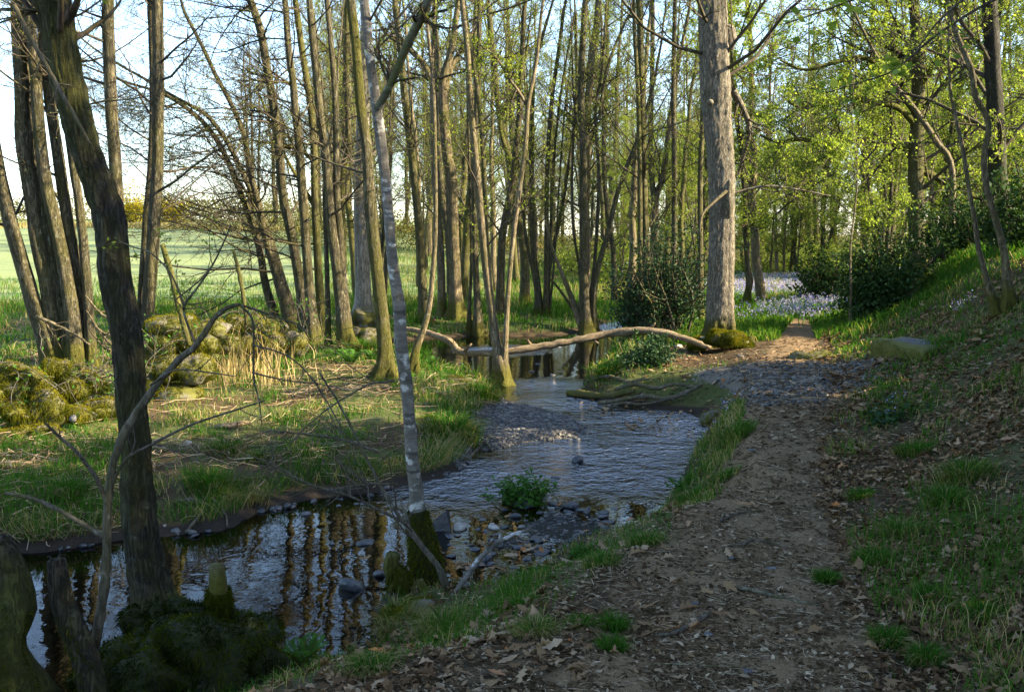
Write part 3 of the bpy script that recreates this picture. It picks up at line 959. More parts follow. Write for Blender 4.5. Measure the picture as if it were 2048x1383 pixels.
def stump(name, label, px, py, w, ptop, D=None, mat='green', moss=.6, seed=1, hair=500, group=None, jag=True):
    rng = np.random.default_rng(seed)
    if D is None: D = ground_hit(px, py)[1]
    a = at(px, py, D); b = at(ptop[0], ptop[1], D)
    a = a + (a - b) * .12
    P = catmull(np.array([a, a * .6 + b * .4 + rng.normal(size=3) * .028, a * .3 + b * .7 + rng.normal(size=3) * .01, b]), 14)
    R = np.linspace(w[0], w[1], 14) * D / F / 2
    mb = MB(); mb.tubes(P, R, 18, 0, np.linspace(moss, moss * .35, 14), .42, seed, cap=True)
    if jag:   # splintered top
        n = 6
        an = np.arange(n) * 2 * pi / n + rng.uniform(-.5, .5, n)
        base = b + np.stack([np.cos(an), np.sin(an), 0 * an], -1) * R[-1] * .75
        tip = base + np.array([0, 0, 1.]) * (R[-1] * rng.uniform(.1, .7, n))[:, None] + rng.normal(0, .1, (n, 3)) * R[-1]
        mb.tubes(np.stack([base - [0, 0, .02], (base + tip) / 2, tip], 1), np.tile(np.array([.42, .26, .02]) * R[-1], (n, 1)), 4, 0, 0.0)
    o = empty(name, a, label, 'stump', group)
    mb.build('wood', M[mat], o, origin=a)
    if hair:
        src = MB(); src.tubes(P[:9], R[:9], 12, 0, .5)
        p, nn = surf_points(src, hair, rng)
        h = MB(); nn2 = outward(p, nn, a * [1, 1, 0] + [0, 0, (a[2] + b[2]) / 2])
        moss_hair(h, p, nn2, .03 * D / 5, rng, np.clip(rng.normal(.28, .2, len(p)), 0, 1), 1.0)
        h.QM = [np.zeros(len(q)) for q in h.Q]; h.TM = [np.zeros(len(q)) for q in h.T]
        h.build('moss', M['moss'], o, origin=a)
    return o


stump('broken_stump', 'moss-clad broken stub standing on the moss mound beside the thick dark trunk', 424, 1240, (52, 30), (432, 1128), 4.7, 'dead', .9, 21, 4500, jag=False)
stump('broken_stump', 'short brown pointed stub at the water edge next to the fern', 572, 1330, (52, 12), (548, 1258), 4.6, 'dead', .3, 22, 0)
stump('broken_stump', 'cut stub with a pale top standing left of the lichen-covered trunk', 794, 1172, (42, 28), (787, 1106), 5.5, 'green', .8, 23, 900, jag=False)
stump('broken_stump', 'thin mossy stub leaning in front of the mossy foot of the lichen-covered trunk', 868, 1212, (24, 15), (838, 1158), 5.45, 'green', .8, 24, 300, jag=False)
stump('broken_stump', 'split mossy stump with a ragged top in the dark near corner by the water', 185, 1390, (58, 30), (112, 1118), 4.3, 'darkbark', .3, 25, 900)
stump('broken_stump', 'dark slanting root stump in the bottom corner below the field bank', 70, 1420, (120, 50), (-10, 1080), 4.2, 'darkbark', .7, 26, 5000)

# the birch-grey trunk in mid-stream
root, O = tree('lichen_tree', 'slim grey trunk with white lichen patches and a mossy foot at the near water edge', 'tree',
     [[(858, 1180, 62), (852, 1120, 58), (837, 1060, 50), (832, 985, 37), (824, 915, 35), (819, 850, 31), (812, 770, 32), (802, 690, 34), (798, 610, 32), (785, 530, 28), (776, 430, 27), (766, 330, 27), (756, 250, 28), (750, 200, 27), (740, 130, 25), (730, 24, 24)]],
     bark='birch', crown='bare', D=5.7, top=10, seed=12, moss=.20, flare=.1, low=.02, sides=40, lump=.06, nres=120, relief=.003, wf=.80,
     limbs=[[(757, 215, 16), (785, 160, 15), (808, 105, 16), (832, 55, 17), (850, 20, 17), (880, -60, 14)]])
src = MB(); Pm = catmull(at(np.array([862, 852, 840, 833]), np.array([1195, 1120, 1060, 1020]), np.full(4, 5.7)), 12)
src.tubes(Pm, np.linspace(36, 19, 12) * 5.7 / F * 1.02, 16, 0, .4)
p, nn = surf_points(src, 6500, rg); nn = outward(p, nn, Pm.mean(0))
hm = MB(); hm.V = list(src.V); hm.Q = list(src.Q); hm.QM = list(src.QM); hm.C = list(src.C); hm.n = src.n
moss_hair(hm, p, nn, .026, rg, np.clip(rg.beta(2, 2.5, len(p)), 0, 1), 1.0)
hm.build('moss_sleeve', [M['mosscore'], M['moss']], root, origin=O)

# ------------------------------------------------------------------ trees along the stream and on the far bank
tree('coppiced_alder', 'fan of six brown stems leaning out from one base at the edge of the field', 'tree',
     [[(182, 692, 26), (172, 560, 24), (158, 430, 22), (140, 300, 21), (122, 160, 20), (108, 24, 18)],
      [(132, 695, 26), (112, 570, 24), (90, 450, 22), (68, 330, 20), (52, 200, 18), (48, 24, 17)],
      [(95, 700, 40), (60, 590, 36), (30, 480, 34), (5, 380, 30), (-20, 250, 26)],
      [(112, 695, 44), (98, 580, 42), (76, 470, 42), (62, 380, 40), (45, 280, 36), (42, 180, 30), (34, 24, 27)],
      [(150, 695, 40), (140, 600, 36), (120, 490, 32), (96, 380, 30), (80, 260, 28), (70, 140, 26), (58, 24, 25)],
      [(168, 690, 36), (160, 600, 33), (145, 490, 30), (130, 400, 29), (112, 280, 28), (96, 160, 28), (84, 24, 27)]],
     D=14.5, top=14, seed=31, moss=.16, low=.7, sides=18, wf=.80, crown_stems=(0, 2, 5), lump=.06, scale=1.0, crown='alder')
tree('alder_tree', 'straight brown trunk standing just behind the thick dark leaning trunk', 'tree',
     [[(246, 700, 34), (242, 560, 32), (237, 430, 28), (229, 300, 26), (222, 180, 26), (217, 24, 25)]], D=14.8, top=15, seed=32, moss=.10, sides=16)
tree('twin_alder', 'pair of upright trunks pressed together beside the mossy wall', 'tree',
     [[(292, 690, 26), (300, 560, 26), (308, 440, 26), (315, 330, 22), (316, 200, 24), (317, 100, 22), (316, 24, 22)],
      [(280, 690, 20), (286, 560, 20), (292, 440, 18), (300, 330, 16), (304, 240, 16), (304, 130, 18), (300, 24, 19)]], D=15.2, top=15, seed=33, moss=.08, sides=16)
tree('leaning_alder', 'group of slender stems bending to the left over the field', 'tree',
     [[(546, 622, 20), (530, 568, 17), (518, 496, 16), (498, 432, 15), (479, 382, 14), (451, 312, 12), (428, 272, 11), (400, 238, 10), (361, 208, 9), (320, 185, 7), (270, 170, 5)],
      [(576, 626, 24), (556, 553, 21), (535, 481, 19), (517, 403, 15), (503, 354, 13), (488, 271, 11), (462, 208, 10), (430, 149, 9), (410, 104, 8), (378, 42, 7)],
      [(590, 632, 20), (565, 560, 17), (545, 490, 14), (521, 423, 13), (495, 367, 12), (462, 299, 11), (440, 263, 10), (410, 228, 9), (360, 200, 7)]],
     D=19.5, top=12, seed=34, moss=.14, bias=(-1.1, -.1, 0), crown='alder_low', scale=1.1, dens=1.2)
tree('alder_tree', 'dark trunk curving up beside the group of left-bending stems', 'tree',
     [[(612, 672, 30), (602, 582, 23), (590, 510, 21), (576, 438, 20), (565, 390, 19), (555, 271, 18), (547, 216, 17), (536, 148, 17), (522, 65, 17), (510, 24, 16)]],
     D=17.8, top=14, seed=35, moss=.12, crown='alder_low', bias=(-.7, 0, 0), dens=1.0)
tree('alder_tree', 'pinkish trunk with a pale sunlit top right of the dark curving one', 'tree',
     [[(628, 676, 30), (620, 600, 22), (614, 525, 20), (609, 438, 20), (605, 390, 19), (597, 285, 17), (590, 216, 16), (586, 161, 15), (577, 93, 14), (573, 24, 13)]],
     bark='alder', D=17.6, top=14, seed=36, moss=.08, crown='alder_low', bias=(-.5, 0, 0), dens=.7)
tree('mossy_tree', 'dark green mossy trunk hidden behind the orange sunlit trunks', 'tree',
     [[(645, 665, 20), (638, 560, 18), (630, 403, 16), (627, 271, 15), (618, 189, 14), (605, 106, 13), (594, 24, 13)]],
     bark='green', D=18.4, top=13, seed=37, moss=.5, crown='alder_low', bias=(-.4, 0, 0), dens=.8,
     limbs=[[(632, 420, 9), (610, 380, 8), (580, 330, 6), (550, 270, 5), (520, 190, 4)], [(634, 330, 8), (600, 300, 7), (560, 290, 5), (500, 280, 4)]])
tree('alder_tree', 'trunk glowing orange on its sunlit side with a mossy foot and ferns', 'tree',
     [[(692, 684, 34), (680, 597, 24), (671, 519, 22), (661, 452, 21), (657, 403, 20), (649, 299, 18), (641, 244, 17), (635, 175, 16), (627, 93, 15), (620, 24, 14)],
      [(700, 684, 18), (686, 553, 17), (680, 452, 16), (675, 403, 16), (673, 271, 14), (671, 189, 13), (665, 106, 12), (657, 24, 12)],
      [(656, 684, 14), (655, 600, 12), (652, 500, 10), (648, 430, 8)]],
     D=16.8, top=14, seed=38, moss=.10, low=.8, dens=.7, crown_stems=(0, 1))
tree('mossy_tree', 'golden mossy trunk with spreading roots behind the grey lichen trunk', 'tree',
     [[(768, 762, 46), (771, 713, 34), (765, 640, 30), (755, 553, 28), (746, 467, 27), (738, 380, 26), (734, 299, 24), (723, 230, 22), (717, 161, 21), (712, 93, 20), (704, 24, 20)]],
     bark='alder', D=None, top=14, seed=39, moss=.55, low=.3, flare=.5, dens=.6, sides=18)
tree('mossy_tree', 'curved green limb-like stem between the orange trunk and the golden mossy trunk', 'tree',
     [[(690, 640, 14), (688, 500, 13), (685, 354, 13), (698, 299, 13), (696, 216, 12), (694, 134, 12), (695, 24, 12)]], bark='green', D=20, top=13, seed=40, moss=.6, dens=.8)
tree('old_oak', 'broad white-barked trunk on a mossy hump seen past the golden mossy trunk', 'tree',
     [[(728, 640, 46), (727, 582, 34), (724, 480, 32), (722, 380, 30), (726, 250, 28), (730, 100, 24)]], bark='white', D=23, top=15, seed=41, moss=.0, low=.01, dens=.7, crown='oak',
     limbs=[])
tree('slim_alder', 'straight dark trunk just right of the grey lichen trunk', 'tree',
     [[(848, 648, 24), (845, 578, 20), (838, 451, 18), (828, 350, 17), (822, 295, 16), (808, 174, 14), (805, 132, 13), (791, 24, 12)]], bark='green', D=22, top=15, seed=42, moss=.2, crown='slim')
tree('slim_alder', 'pale leaning stem with a green mossy foot rising where the bare log begins', 'tree',
     [[(826, 748, 20), (832, 699, 17), (845, 666, 14), (858, 616, 12), (865, 552, 11), (871, 464, 10), (871, 350, 9), (868, 200, 8), (860, 100, 7), (852, 24, 6)]], bark='pale', D=None, top=9, seed=43, moss=.05, low=.75, crown='slim', dens=.5)
tree('forked_oak', 'stout pale trunk with orange moss at its foot forking high above the far bank', 'tree',
     [[(914, 622, 36), (911, 578, 28), (906, 476, 26), (902, 350, 25), (895, 312, 23), (885, 174, 19), (902, 104, 15), (914, 24, 12)],
      [(884, 622, 18), (880, 500, 17), (870, 350, 16), (867, 230, 15), (866, 150, 15), (868, 60, 12), (870, 0, 10)]],
     bark='pale', D=23.5, top=16, seed=44, moss=.12, low=.8, crown='oak', dens=.8, sides=16,
     limbs=[[(868, 170, 14), (848, 128, 12), (826, 106, 11), (800, 85, 9), (774, 70, 7), (750, 30, 5)], [(890, 180, 12), (905, 130, 11), (930, 90, 8), (960, 40, 6)]])
tree('slim_alder', 'dark stem standing on the bank with thin shoots around its foot', 'tree',
     [[(955, 640, 20), (954, 603, 15), (950, 502, 13), (948, 350, 12), (952, 240, 12), (957, 139, 11), (959, 24, 10)],
      [(938, 640, 10), (939, 603, 8), (943, 502, 7), (939, 350, 6), (935, 200, 5)]], D=21.5, top=15, seed=45, moss=.12, crown='slim', dens=.8)
tree('stream_alder', 'two lean stems growing from a mossy stump standing in the stream', 'tree',
     [[(1000, 768, 40), (999, 725, 36), (993, 690, 19), (983, 620, 18), (972, 540, 17), (962, 440, 16), (954, 350, 15), (944, 243, 13), (938, 174, 13), (935, 104, 12), (926, 24, 11)],
      [(1006, 760, 22), (1010, 700, 13), (1013, 640, 11), (1018, 560, 10), (1028, 460, 10), (1043, 350, 10), (1051, 290, 10), (1056, 208, 9), (1072, 130, 7), (1083, 24, 6)]],
     bark='pale', D=14.3, top=12, seed=46, moss=.05, low=.62, flare=.15, crown='slim', dens=.6, limbs=[[(1056, 215, 7), (1035, 180, 6), (1017, 156, 5), (992, 115, 4), (960, 90, 3)]])
tree('slim_alder', 'leaning stem close behind the stream stump', 'tree',
     [[(984, 640, 14), (982, 578, 11), (974, 476, 10), (968, 347, 10), (964, 278, 9), (954, 174, 9), (940, 87, 8), (932, 24, 7)]], bark='green', D=20, top=14, seed=47, moss=.25, crown='slim', dens=.7)
tree('slim_alder', 'faint tall trunk slanting left in the middle of the wood', 'tree',
     [[(1050, 590, 22), (1048, 500, 20), (1030, 416, 18), (1017, 312, 15), (999, 226, 14), (989, 139, 13), (978, 24, 12)]], bark='green', D=28, top=17, seed=48, moss=.25, crown='slim', limbs=[[(1022, 330, 10), (1000, 240, 8), (1040, 160, 6), (1060, 60, 4)]])
tree('coppiced_alder', 'fan of seven thin stems sprouting from one stool on the sunny bank', 'tree',
     [[(1080, 630, 20), (1073, 552, 14), (1065, 476, 12), (1063, 350, 11), (1065, 208, 9), (1072, 121, 8), (1096, 35, 6)],
      [(1090, 633, 13), (1091, 603, 11), (1093, 502, 11), (1094, 347, 10), (1103, 208, 9), (1117, 104, 8), (1127, 24, 7)],
      [(1096, 628, 7), (1101, 476, 6), (1106, 350, 6), (1120, 200, 5), (1150, 24, 4)],
      [(1092, 625, 9), (1099, 540, 8), (1111, 476, 8), (1124, 413, 8), (1134, 350, 8), (1152, 208, 6), (1152, 24, 5)],
      [(1082, 625, 6), (1058, 500, 5), (1040, 380, 4), (1036, 250, 3)], [(1098, 628, 5), (1105, 560, 5), (1113, 450, 4), (1121, 330, 4), (1131, 200, 3)],
      [(1074, 625, 6), (1068, 560, 5), (1050, 470, 5), (1048, 380, 4)]], D=None, top=15, seed=49, moss=.12, low=.4, crown='slim', dens=.5)
tree('fallen_pole', 'pale bare pole leaning left across the far bank beside the twin-stemmed waterside tree', 'leaning trunk',
     [[(1154, 626, 15), (1141, 590, 12), (1121, 540, 8), (1103, 492, 6), (1090, 440, 4)]], bark='pale', D=22, top=0, seed=50, moss=.0, low=.35, crown=None)
tree('fallen_pole', 'thin broken pole leaning left under the longer pale pole', 'leaning trunk',
     [[(1142, 612, 7), (1120, 580, 6), (1102, 558, 4)]], bark='green', D=22.3, top=0, seed=51, moss=.1, low=.2, crown=None)
tree('waterside_alder', 'straight trunk with slanting stems on a mossy foot beside the far log end', 'tree',
     [[(1176, 668, 34), (1170, 610, 20), (1167, 476, 18), (1167, 350, 17), (1166, 278, 16), (1162, 174, 15), (1169, 24, 13)],
      [(1188, 664, 22), (1186, 610, 13), (1194, 540, 12), (1215, 464, 11), (1237, 375, 10), (1277, 271, 9), (1300, 190, 7)],
      [(1184, 640, 9), (1179, 603, 9), (1187, 552, 8), (1194, 451, 8), (1197, 350, 7), (1190, 226, 6), (1204, 139, 6), (1211, 24, 5)],
      [(1172, 640, 6), (1157, 527, 6), (1146, 451, 6), (1144, 350, 6), (1150, 220, 5)]],
     D=None, top=15, seed=52, moss=.06, low=.75, crown='slim', dens=.6, limbs=[[(1198, 240, 6), (1214, 139, 6), (1252, 42, 5), (1290, -20, 4)]])
tree('slim_alder', 'mossy yellow-green trunk paired with a thinner one behind the holly bush', 'tree',
     [[(1296, 640, 20), (1296, 590, 18), (1290, 450, 17), (1286, 300, 16), (1284, 243, 15), (1280, 24, 14)], [(1282, 635, 12), (1280, 500, 11), (1279, 350, 10), (1276, 200, 9), (1268, 60, 8)]],
     bark='green', D=19.5, top=16, seed=53, moss=.4, crown='slim')
tree('slim_alder', 'pale trunk splitting in two just behind the yellow-green mossy pair', 'tree',
     [[(1306, 600, 16), (1310, 430, 15), (1316, 380, 12), (1327, 350, 12), (1345, 200, 9), (1370, 60, 7)], [(1308, 600, 12), (1308, 430, 12), (1300, 300, 11), (1304, 150, 10), (1306, 24, 9)]],
     bark='pale', D=24, top=16, seed=54, moss=.12, crown='slim')
tree('slim_alder', 'plain upright trunk rising out of the holly bush', 'tree',
     [[(1347, 630, 15), (1348, 560, 13), (1349, 350, 12), (1347, 200, 10), (1349, 24, 9)]], D=20, top=16, seed=55, moss=.10, crown='slim')
tree('slim_alder', 'thin dark trunk half hidden by the left side of the big oak', 'tree',
     [[(1402, 640, 13), (1402, 510, 12), (1401, 350, 11), (1406, 200, 11), (1402, 24, 10)]], bark='green', D=19, top=15, seed=56, moss=.25, crown='slim')
tree('great_oak', 'thickest trunk of all with ridged grey bark and a mossy foot beside the path', 'tree',
     [[(1444, 690, 82), (1443, 660, 66), (1442, 620, 60), (1443, 560, 57), (1445, 440, 56), (1444, 330, 57), (1438, 250, 60), (1433, 180, 66), (1430, 100, 62), (1428, 24, 60)]],
     bark='oak', D=None, top=17, seed=57, moss=.10, low=.75, flare=.28, crown='oak', dens=1.0, sides=80, lump=.05, nres=160, relief=.014,
     limbs=[[(1466, 180, 14), (1485, 215, 11), (1500, 260, 10), (1490, 300, 8), (1476, 350, 6)], [(1470, 385, 5), (1530, 372, 5), (1590, 378, 4), (1660, 392, 3)]])
# knots on the oak: a swelling and a pale bracket
root = bpy.data.objects[[o.name for o in bpy.data.objects if o.name.startswith('great_oak')][0]]
Oo = np.array(root.location)
kb = MB(); kD = Oo[1] - .22
kb.blob(at(1458, 76, kD + .25), (.11, .12, .20), 3, 14, 10, .2, 0, .1)
kb.build('burl', M['oak'], root, origin=Oo)
kb = MB(); kb.blob(at(1456, 400, kD + .12), (.10, .12, .34), 5, 16, 14, .2, 0, .2)
kb.build('burl', M['oak'], root, origin=Oo)
kb = MB(); kb.blob(at(1420, 205, kD + .10), (.06, .08, .05), 8, 12, 8, .2, 0, 0.0)
kb.build('knot', M['white'], root, origin=Oo)
bk = MB(); bP = catmull(at(np.array([1453, 1430, 1405, 1400]), np.array([382, 402, 428, 460]), np.array([kD, kD - .1, kD - .2, kD - .25])), 10)
bk.tubes(bP, np.linspace(.03, .012, 10), 8, 0, 0.0)
bk.build('broken_branch', M['pale'], root, origin=Oo)

# right-hand bank
tree('gnarled_oak', 'dark oak with long twisting mossy limbs above the dense bank bushes', 'tree',
     [[(1834, 520, 38), (1833, 470, 32), (1832, 380, 31), (1834, 300, 31), (1838, 200, 27), (1836, 100, 24), (1830, 24, 20)]], bark='green', D=21, top=16, seed=61, moss=.4, crown='wood', leafmat='lime', dens=.9, sides=16,
     limbs=[[(1832, 300, 15), (1800, 292, 13), (1760, 282, 11), (1702, 278, 10), (1650, 285, 9), (1600, 278, 8), (1555, 284, 6), (1520, 270, 4)],
            [(1832, 250, 14), (1795, 215, 12), (1745, 205, 10), (1700, 196, 9), (1650, 205, 8), (1600, 215, 6), (1560, 190, 4)],
            [(1836, 230, 15), (1805, 190, 13), (1780, 155, 12), (1730, 115, 10), (1670, 125, 8), (1610, 140, 6), (1560, 120, 4)],
            [(1838, 180, 12), (1860, 140, 11), (1880, 100, 9), (1900, 40, 7), (1940, 0, 5)],
            [(1836, 336, 16), (1884, 360, 14), (1928, 383, 12), (1965, 398, 9), (2010, 400, 7)]])
tree('leaning_ash', 'pale pole-straight trunk leaning left across the gnarled oak', 'tree',
     [[(1902, 470, 13), (1900, 335, 12), (1870, 285, 12), (1830, 225, 11), (1790, 175, 10), (1760, 130, 8)]], bark='pale', D=20, top=9, seed=62, moss=.1, crown='wood', leafmat='lime', dens=.4)
tree('ivy_tree', 'dark ivy-covered trunk at the far right of the bank', 'tree',
     [[(2008, 560, 44), (2004, 400, 40), (2000, 329, 36), (1994, 183, 32), (1987, 24, 30)]], bark='darkbark', D=17, top=14, seed=63, moss=.4, crown='wood', leafmat='lime', dens=.9)
tree('bank_sapling', 'two crooked grey-brown stems rising from a dark stump on the right bank', 'tree',
     [[(2018, 600, 24), (2016, 569, 19), (2008, 500, 15), (1988, 427, 14), (1972, 371, 13), (1966, 310, 13), (1975, 260, 12), (1970, 232, 12), (1948, 190, 13), (1940, 140, 12), (1915, 80, 11), (1899, 24, 10)],
      [(1990, 605, 20), (1975, 560, 12), (1963, 512, 11), (1951, 442, 10), (1937, 371, 9), (1928, 300, 9), (1917, 255, 8), (1906, 205, 7), (1900, 140, 6), (1902, 60, 5)]],
     bark='pale', D=11.2, top=8.5, seed=64, moss=.04, low=.55, crown='slim', leafmat='lime', dens=.7)
tree('young_ash', 'white-stemmed sapling in front of the big dark bush by the path', 'sapling',
     [[(1700, 640, 6), (1701, 560, 5), (1702, 480, 4), (1712, 400, 3.2), (1716, 330, 2.4)]], bark='pale', D=16, top=6, seed=65, moss=.0, low=.1, crown='leafy', leafmat='lime', dens=.35, scale=.6)

# ------------------------------------------------------------------ the wood behind: one of each kind built, then copied
def wild_tree(name, label, group, kind, bark, H, r, seed, lean=.05, leafmat='bud', nst=1, moss=.2, dens=1.0, spread=.4):
    rng = np.random.default_rng(seed)
    root = empty(name, (0, 0, 0), label, 'tree', group)
    cr = MB(); tr = MB()
    for k in range(nst):
        d = rng.normal(size=2) * (lean if k == 0 else .14)
        n = 22
        z = np.linspace(-.2, H * rng.uniform(.85, 1), n)
        P = np.stack([d[0] * z + np.cumsum(rng.normal(0, .035, n)), d[1] * z + np.cumsum(rng.normal(0, .035, n)), z], -1)
        if k: P[:, :2] += rng.normal(size=2) * .15
        R = r * (1 if k == 0 else rng.uniform(.5, .9)) * np.linspace(1, .22, n) * (1 + .6 * np.exp(-np.maximum(z, 0) / .25))
        tr.tubes(P, R, 9, 0, moss_tint(P, R, 0, moss, rng, .5), .05, seed + k)
        crown_on(cr, P, R, kind, rng, 0, None, H / 13.0, dens=dens / nst ** .6, sides=(4, 3, 3))
    tr.build('trunk', M[bark], root); cr.build('crown', [M['twig'], M[leafmat]], root)
    return root


def copy_thing(src, loc, rz, s, label=None, group=None):
    r = src.copy(); COL.objects.link(r)
    r.location = loc; r.rotation_euler = (0, 0, rz); r.scale = (s, s, s)
    if label: r['label'] = label
    if group: r['group'] = group
    for ch in list(src.children):
        c = ch.copy(); COL.objects.link(c); c.parent = r
    return r


G1 = 'slender bare trees filling the wood across the stream'
L1 = 'slender bare tree with faint spring leaves among the many in the wood across the stream'
G2 = 'fresh green trees in the sunlit wood beyond the path'
L2 = 'tree in bright lime leaf among those in the sunlit wood beyond the path'
G3 = 'tall trees along the far back of the wood'
L3 = 'tall budding tree in the hazy back rows of the wood'
kindsA = [wild_tree('woodland_tree', L1, G1, 'slim', b, H, r, s, .05, 'bud', n, mo, 1.3) for b, H, r, s, n, mo in
          (('alder', 12, .11, 101, 1, .2), ('green', 11, .09, 102, 2, .3), ('pale', 12.5, .13, 103, 1, .12), ('alder', 10.5, .07, 104, 3, .15), ('green', 12, .12, 105, 1, .4))]
kindsB = [wild_tree('young_beech', L2, G2, 'leafy', b, H, r, s, .06, 'lime', n, mo, 1.1) for b, H, r, s, n, mo in
          (('green', 9, .09, 111, 1, .3), ('alder', 8, .07, 112, 2, .2), ('pale', 11, .11, 113, 1, .1))]
kindsC = [wild_tree('tall_tree', L3, G3, 'wood', b, H, r, s, .05, 'bud', n, mo, 1.5) for b, H, r, s, n, mo in
          (('green', 18, .2, 121, 1, .3), ('pale', 17, .17, 122, 1, .15), ('alder', 19, .2, 123, 2, .2))]
rg = np.random.default_rng(77)
used = {}


def place(kinds, x, y, s, zoff=0.0):
    src = kinds[rg.integers(len(kinds))]
    loc = (x, y, tz(x, y) - .05 + zoff)
    if src.name not in used:
        used[src.name] = 1
        src.location = loc; src.rotation_euler = (0, 0, rg.uniform(0, 6.28)); src.scale = (s, s, s)
        return src
    return copy_thing(src, loc, rg.uniform(0, 6.28), s)


def spread_pts(n, fn, mind, tries=6000):
    pts = []
    for _ in range(tries):
        if len(pts) >= n: break
        p = fn()
        if p is None: continue
        if all((p[0] - q[0]) ** 2 + (p[1] - q[1]) ** 2 > mind ** 2 for q in pts): pts.append(p)
    return pts


def px_of(x, y): return 1024 + F * x / y


def fA():
    y = rg.uniform(24, 46); px = rg.uniform(640, 1420)
    x = (px - 1024) / F * y
    if px < 760 and (y < 26 or y > 32): return None
    return (x, y)


def fB():
    y = rg.uniform(22, 46); px = rg.uniform(1490, 2150)
    x = (px - 1024) / F * y
    s = path_s(x, y)
    if abs(s) < 1.5 or (1480 < px < 1680 and 28 < y < 44) or (29 < y < 38 and x < 24): return None
    return (x, y)


def fB2():
    y = rg.uniform(36, 58); px = rg.uniform(1130, 1520)
    return ((px - 1024) / F * y, y)


def fC():
    y = rg.uniform(50, 88); px = rg.uniform(600, 2200)
    return ((px - 1024) / F * y, y)


for (x, y) in spread_pts(24, fA, 2.0): place(kindsA, x, y, rg.uniform(.8, 1.15))
for (x, y) in spread_pts(30, fB, 1.8): place(kindsB, x, y, rg.uniform(.75, 1.25))
for (x, y) in spread_pts(16, fB2, 2.0): place(kindsB, x, y, rg.uniform(.6, .95))
for (x, y) in [(-1024 * 0 + (px - 1024) / F * 44, 44) for px in (1549, 1562, 1606, 1612, 1655)]: place(kindsB[:2], x, y + rg.uniform(-1, 2), rg.uniform(.7, .9))
for (x, y) in spread_pts(26, lambda: (lambda y, px: ((px - 1024) / F * y, y))(rg.uniform(24, 48), rg.uniform(1500, 2120)), 2.4):
    if abs(path_s(x, y)) > 1.5 and not (29 < y < 38 and x < 24) and not (1480 < px_of(x, y) < 1665 and 26 < y < 44): place(kindsA, x, y, rg.uniform(.8, 1.1))
for (x, y) in spread_pts(40, fC, 3.2): place(kindsC, x, y, rg.uniform(.75, 1.1))

# the far wood that reads as one mass: stems and twig tops beyond ninety metres, and the thicket at its foot
rngF = np.random.default_rng(9)
fw = MB()
for k in range(130):
    y = rngF.uniform(88, 125); px = rngF.uniform(500, 2300); x = (px - 1024) / F * y
    z0 = tz(x, y); H = rngF.uniform(13, 20); n = 8
    z = np.linspace(0, H, n)
    P = np.stack([x + np.cumsum(rngF.normal(0, .15, n)), y + 0 * z, z0 + z], -1)
    R = np.linspace(.2, .05, n)
    fw.tubes(P, R, 5, 0, .2)
    crown_on(fw, P, R, 'wood', rngF, z0, None, H / 14, dens=.8, sides=(3, 3, 3))
for k in range(240):
    y = rngF.uniform(55, 100); px = rngF.uniform(560, 2300); x = (px - 1024) / F * y
    z0 = tz(x, y)
    n = 260
    C = np.array([x, y, z0 + .9]) + rngF.normal(size=(n, 3)) * np.array([1.3, 1.0, .75]); C[:, 2] = np.maximum(C[:, 2], z0 + .05)
    fw.leaves(C, .16, 1, rngF.beta(2, 2, n), rng=rngF)
tag(fw.build('far_wood', [M['twig'], M['hedge']]), 'distant wood of bare and budding trees reading as one grey-green mass', 'wood', kind='stuff')

# field side: gorse, hedge and the tree line over the field
def bush(name, label, cat, centre, r, nleaf, ls, leafmat, seed, group=None, nst=14, flatb=True, stem='twig', lobes=9):
    rng = np.random.default_rng(seed)
    cx, cy = centre; z0 = tz(cx, cy)
    root = empty(name, (cx, cy, z0), label, cat, group)
    r = np.asarray(r, float)
    st = MB()
    d = rng.normal(size=(nst, 3)); d[:, 2] = np.abs(d[:, 2]) + .9
    P0 = np.zeros((nst, 3)); P0[:, :2] = rng.normal(size=(nst, 2)) * r[:2] * .22
    for k in range(nst): P0[k, 2] = tz(cx + P0[k, 0], cy + P0[k, 1]) - z0 - .05
    P, R = grow(P0, d * r, np.full(nst, r[2] * 1.7) * rng.uniform(.6, 1.1, nst), np.full(nst, .018 * r[2] + .006), 8, .12, .1, rng, .25)
    st.tubes(P, R, 5, 0, .1)
    a2 = children(P, R, 9, rng, .15, 55, .42, .5, .003)
    P2, R2 = grow(*a2[:3], a2[3], 5, .15, 0, rng, .35)
    st.tubes(P2, R2, 3, 0, .05)
    st.build('stems', M[stem], root)
    # foliage in sprays about the branch ends and through uneven lobes
    fo = MB()
    C1 = leaf_points(P2, nleaf * .45 / len(P2), rng, .2, .06 * r[2])
    lc = rng.normal(size=(lobes, 3)); lc /= np.linalg.norm(lc, axis=1, keepdims=True); lc[:, 2] = np.abs(lc[:, 2]) * .8 + .1
    lc = lc * r * np.array([.62, .62, 1.05]) * rng.uniform(.6, 1.05, (lobes, 1))
    k = rng.integers(0, lobes, int(nleaf * .55))
    C2 = lc[k] + rng.normal(size=(len(k), 3)) * r * np.array([.24, .24, .26]) * rng.uniform(.6, 1.2, (lobes, 1))[k]
    C = np.vstack([C1, C2])
    gz_ = terrain(C[:, 0] + cx, C[:, 1] + cy) - z0
    C = C[C[:, 2] > gz_ + .02]
    fo.leaves(C, ls, 0, rng.beta(2, 2, len(C)), rng=rng, aspect=.6)
    fo.build('foliage', M[leafmat], root)
    return root


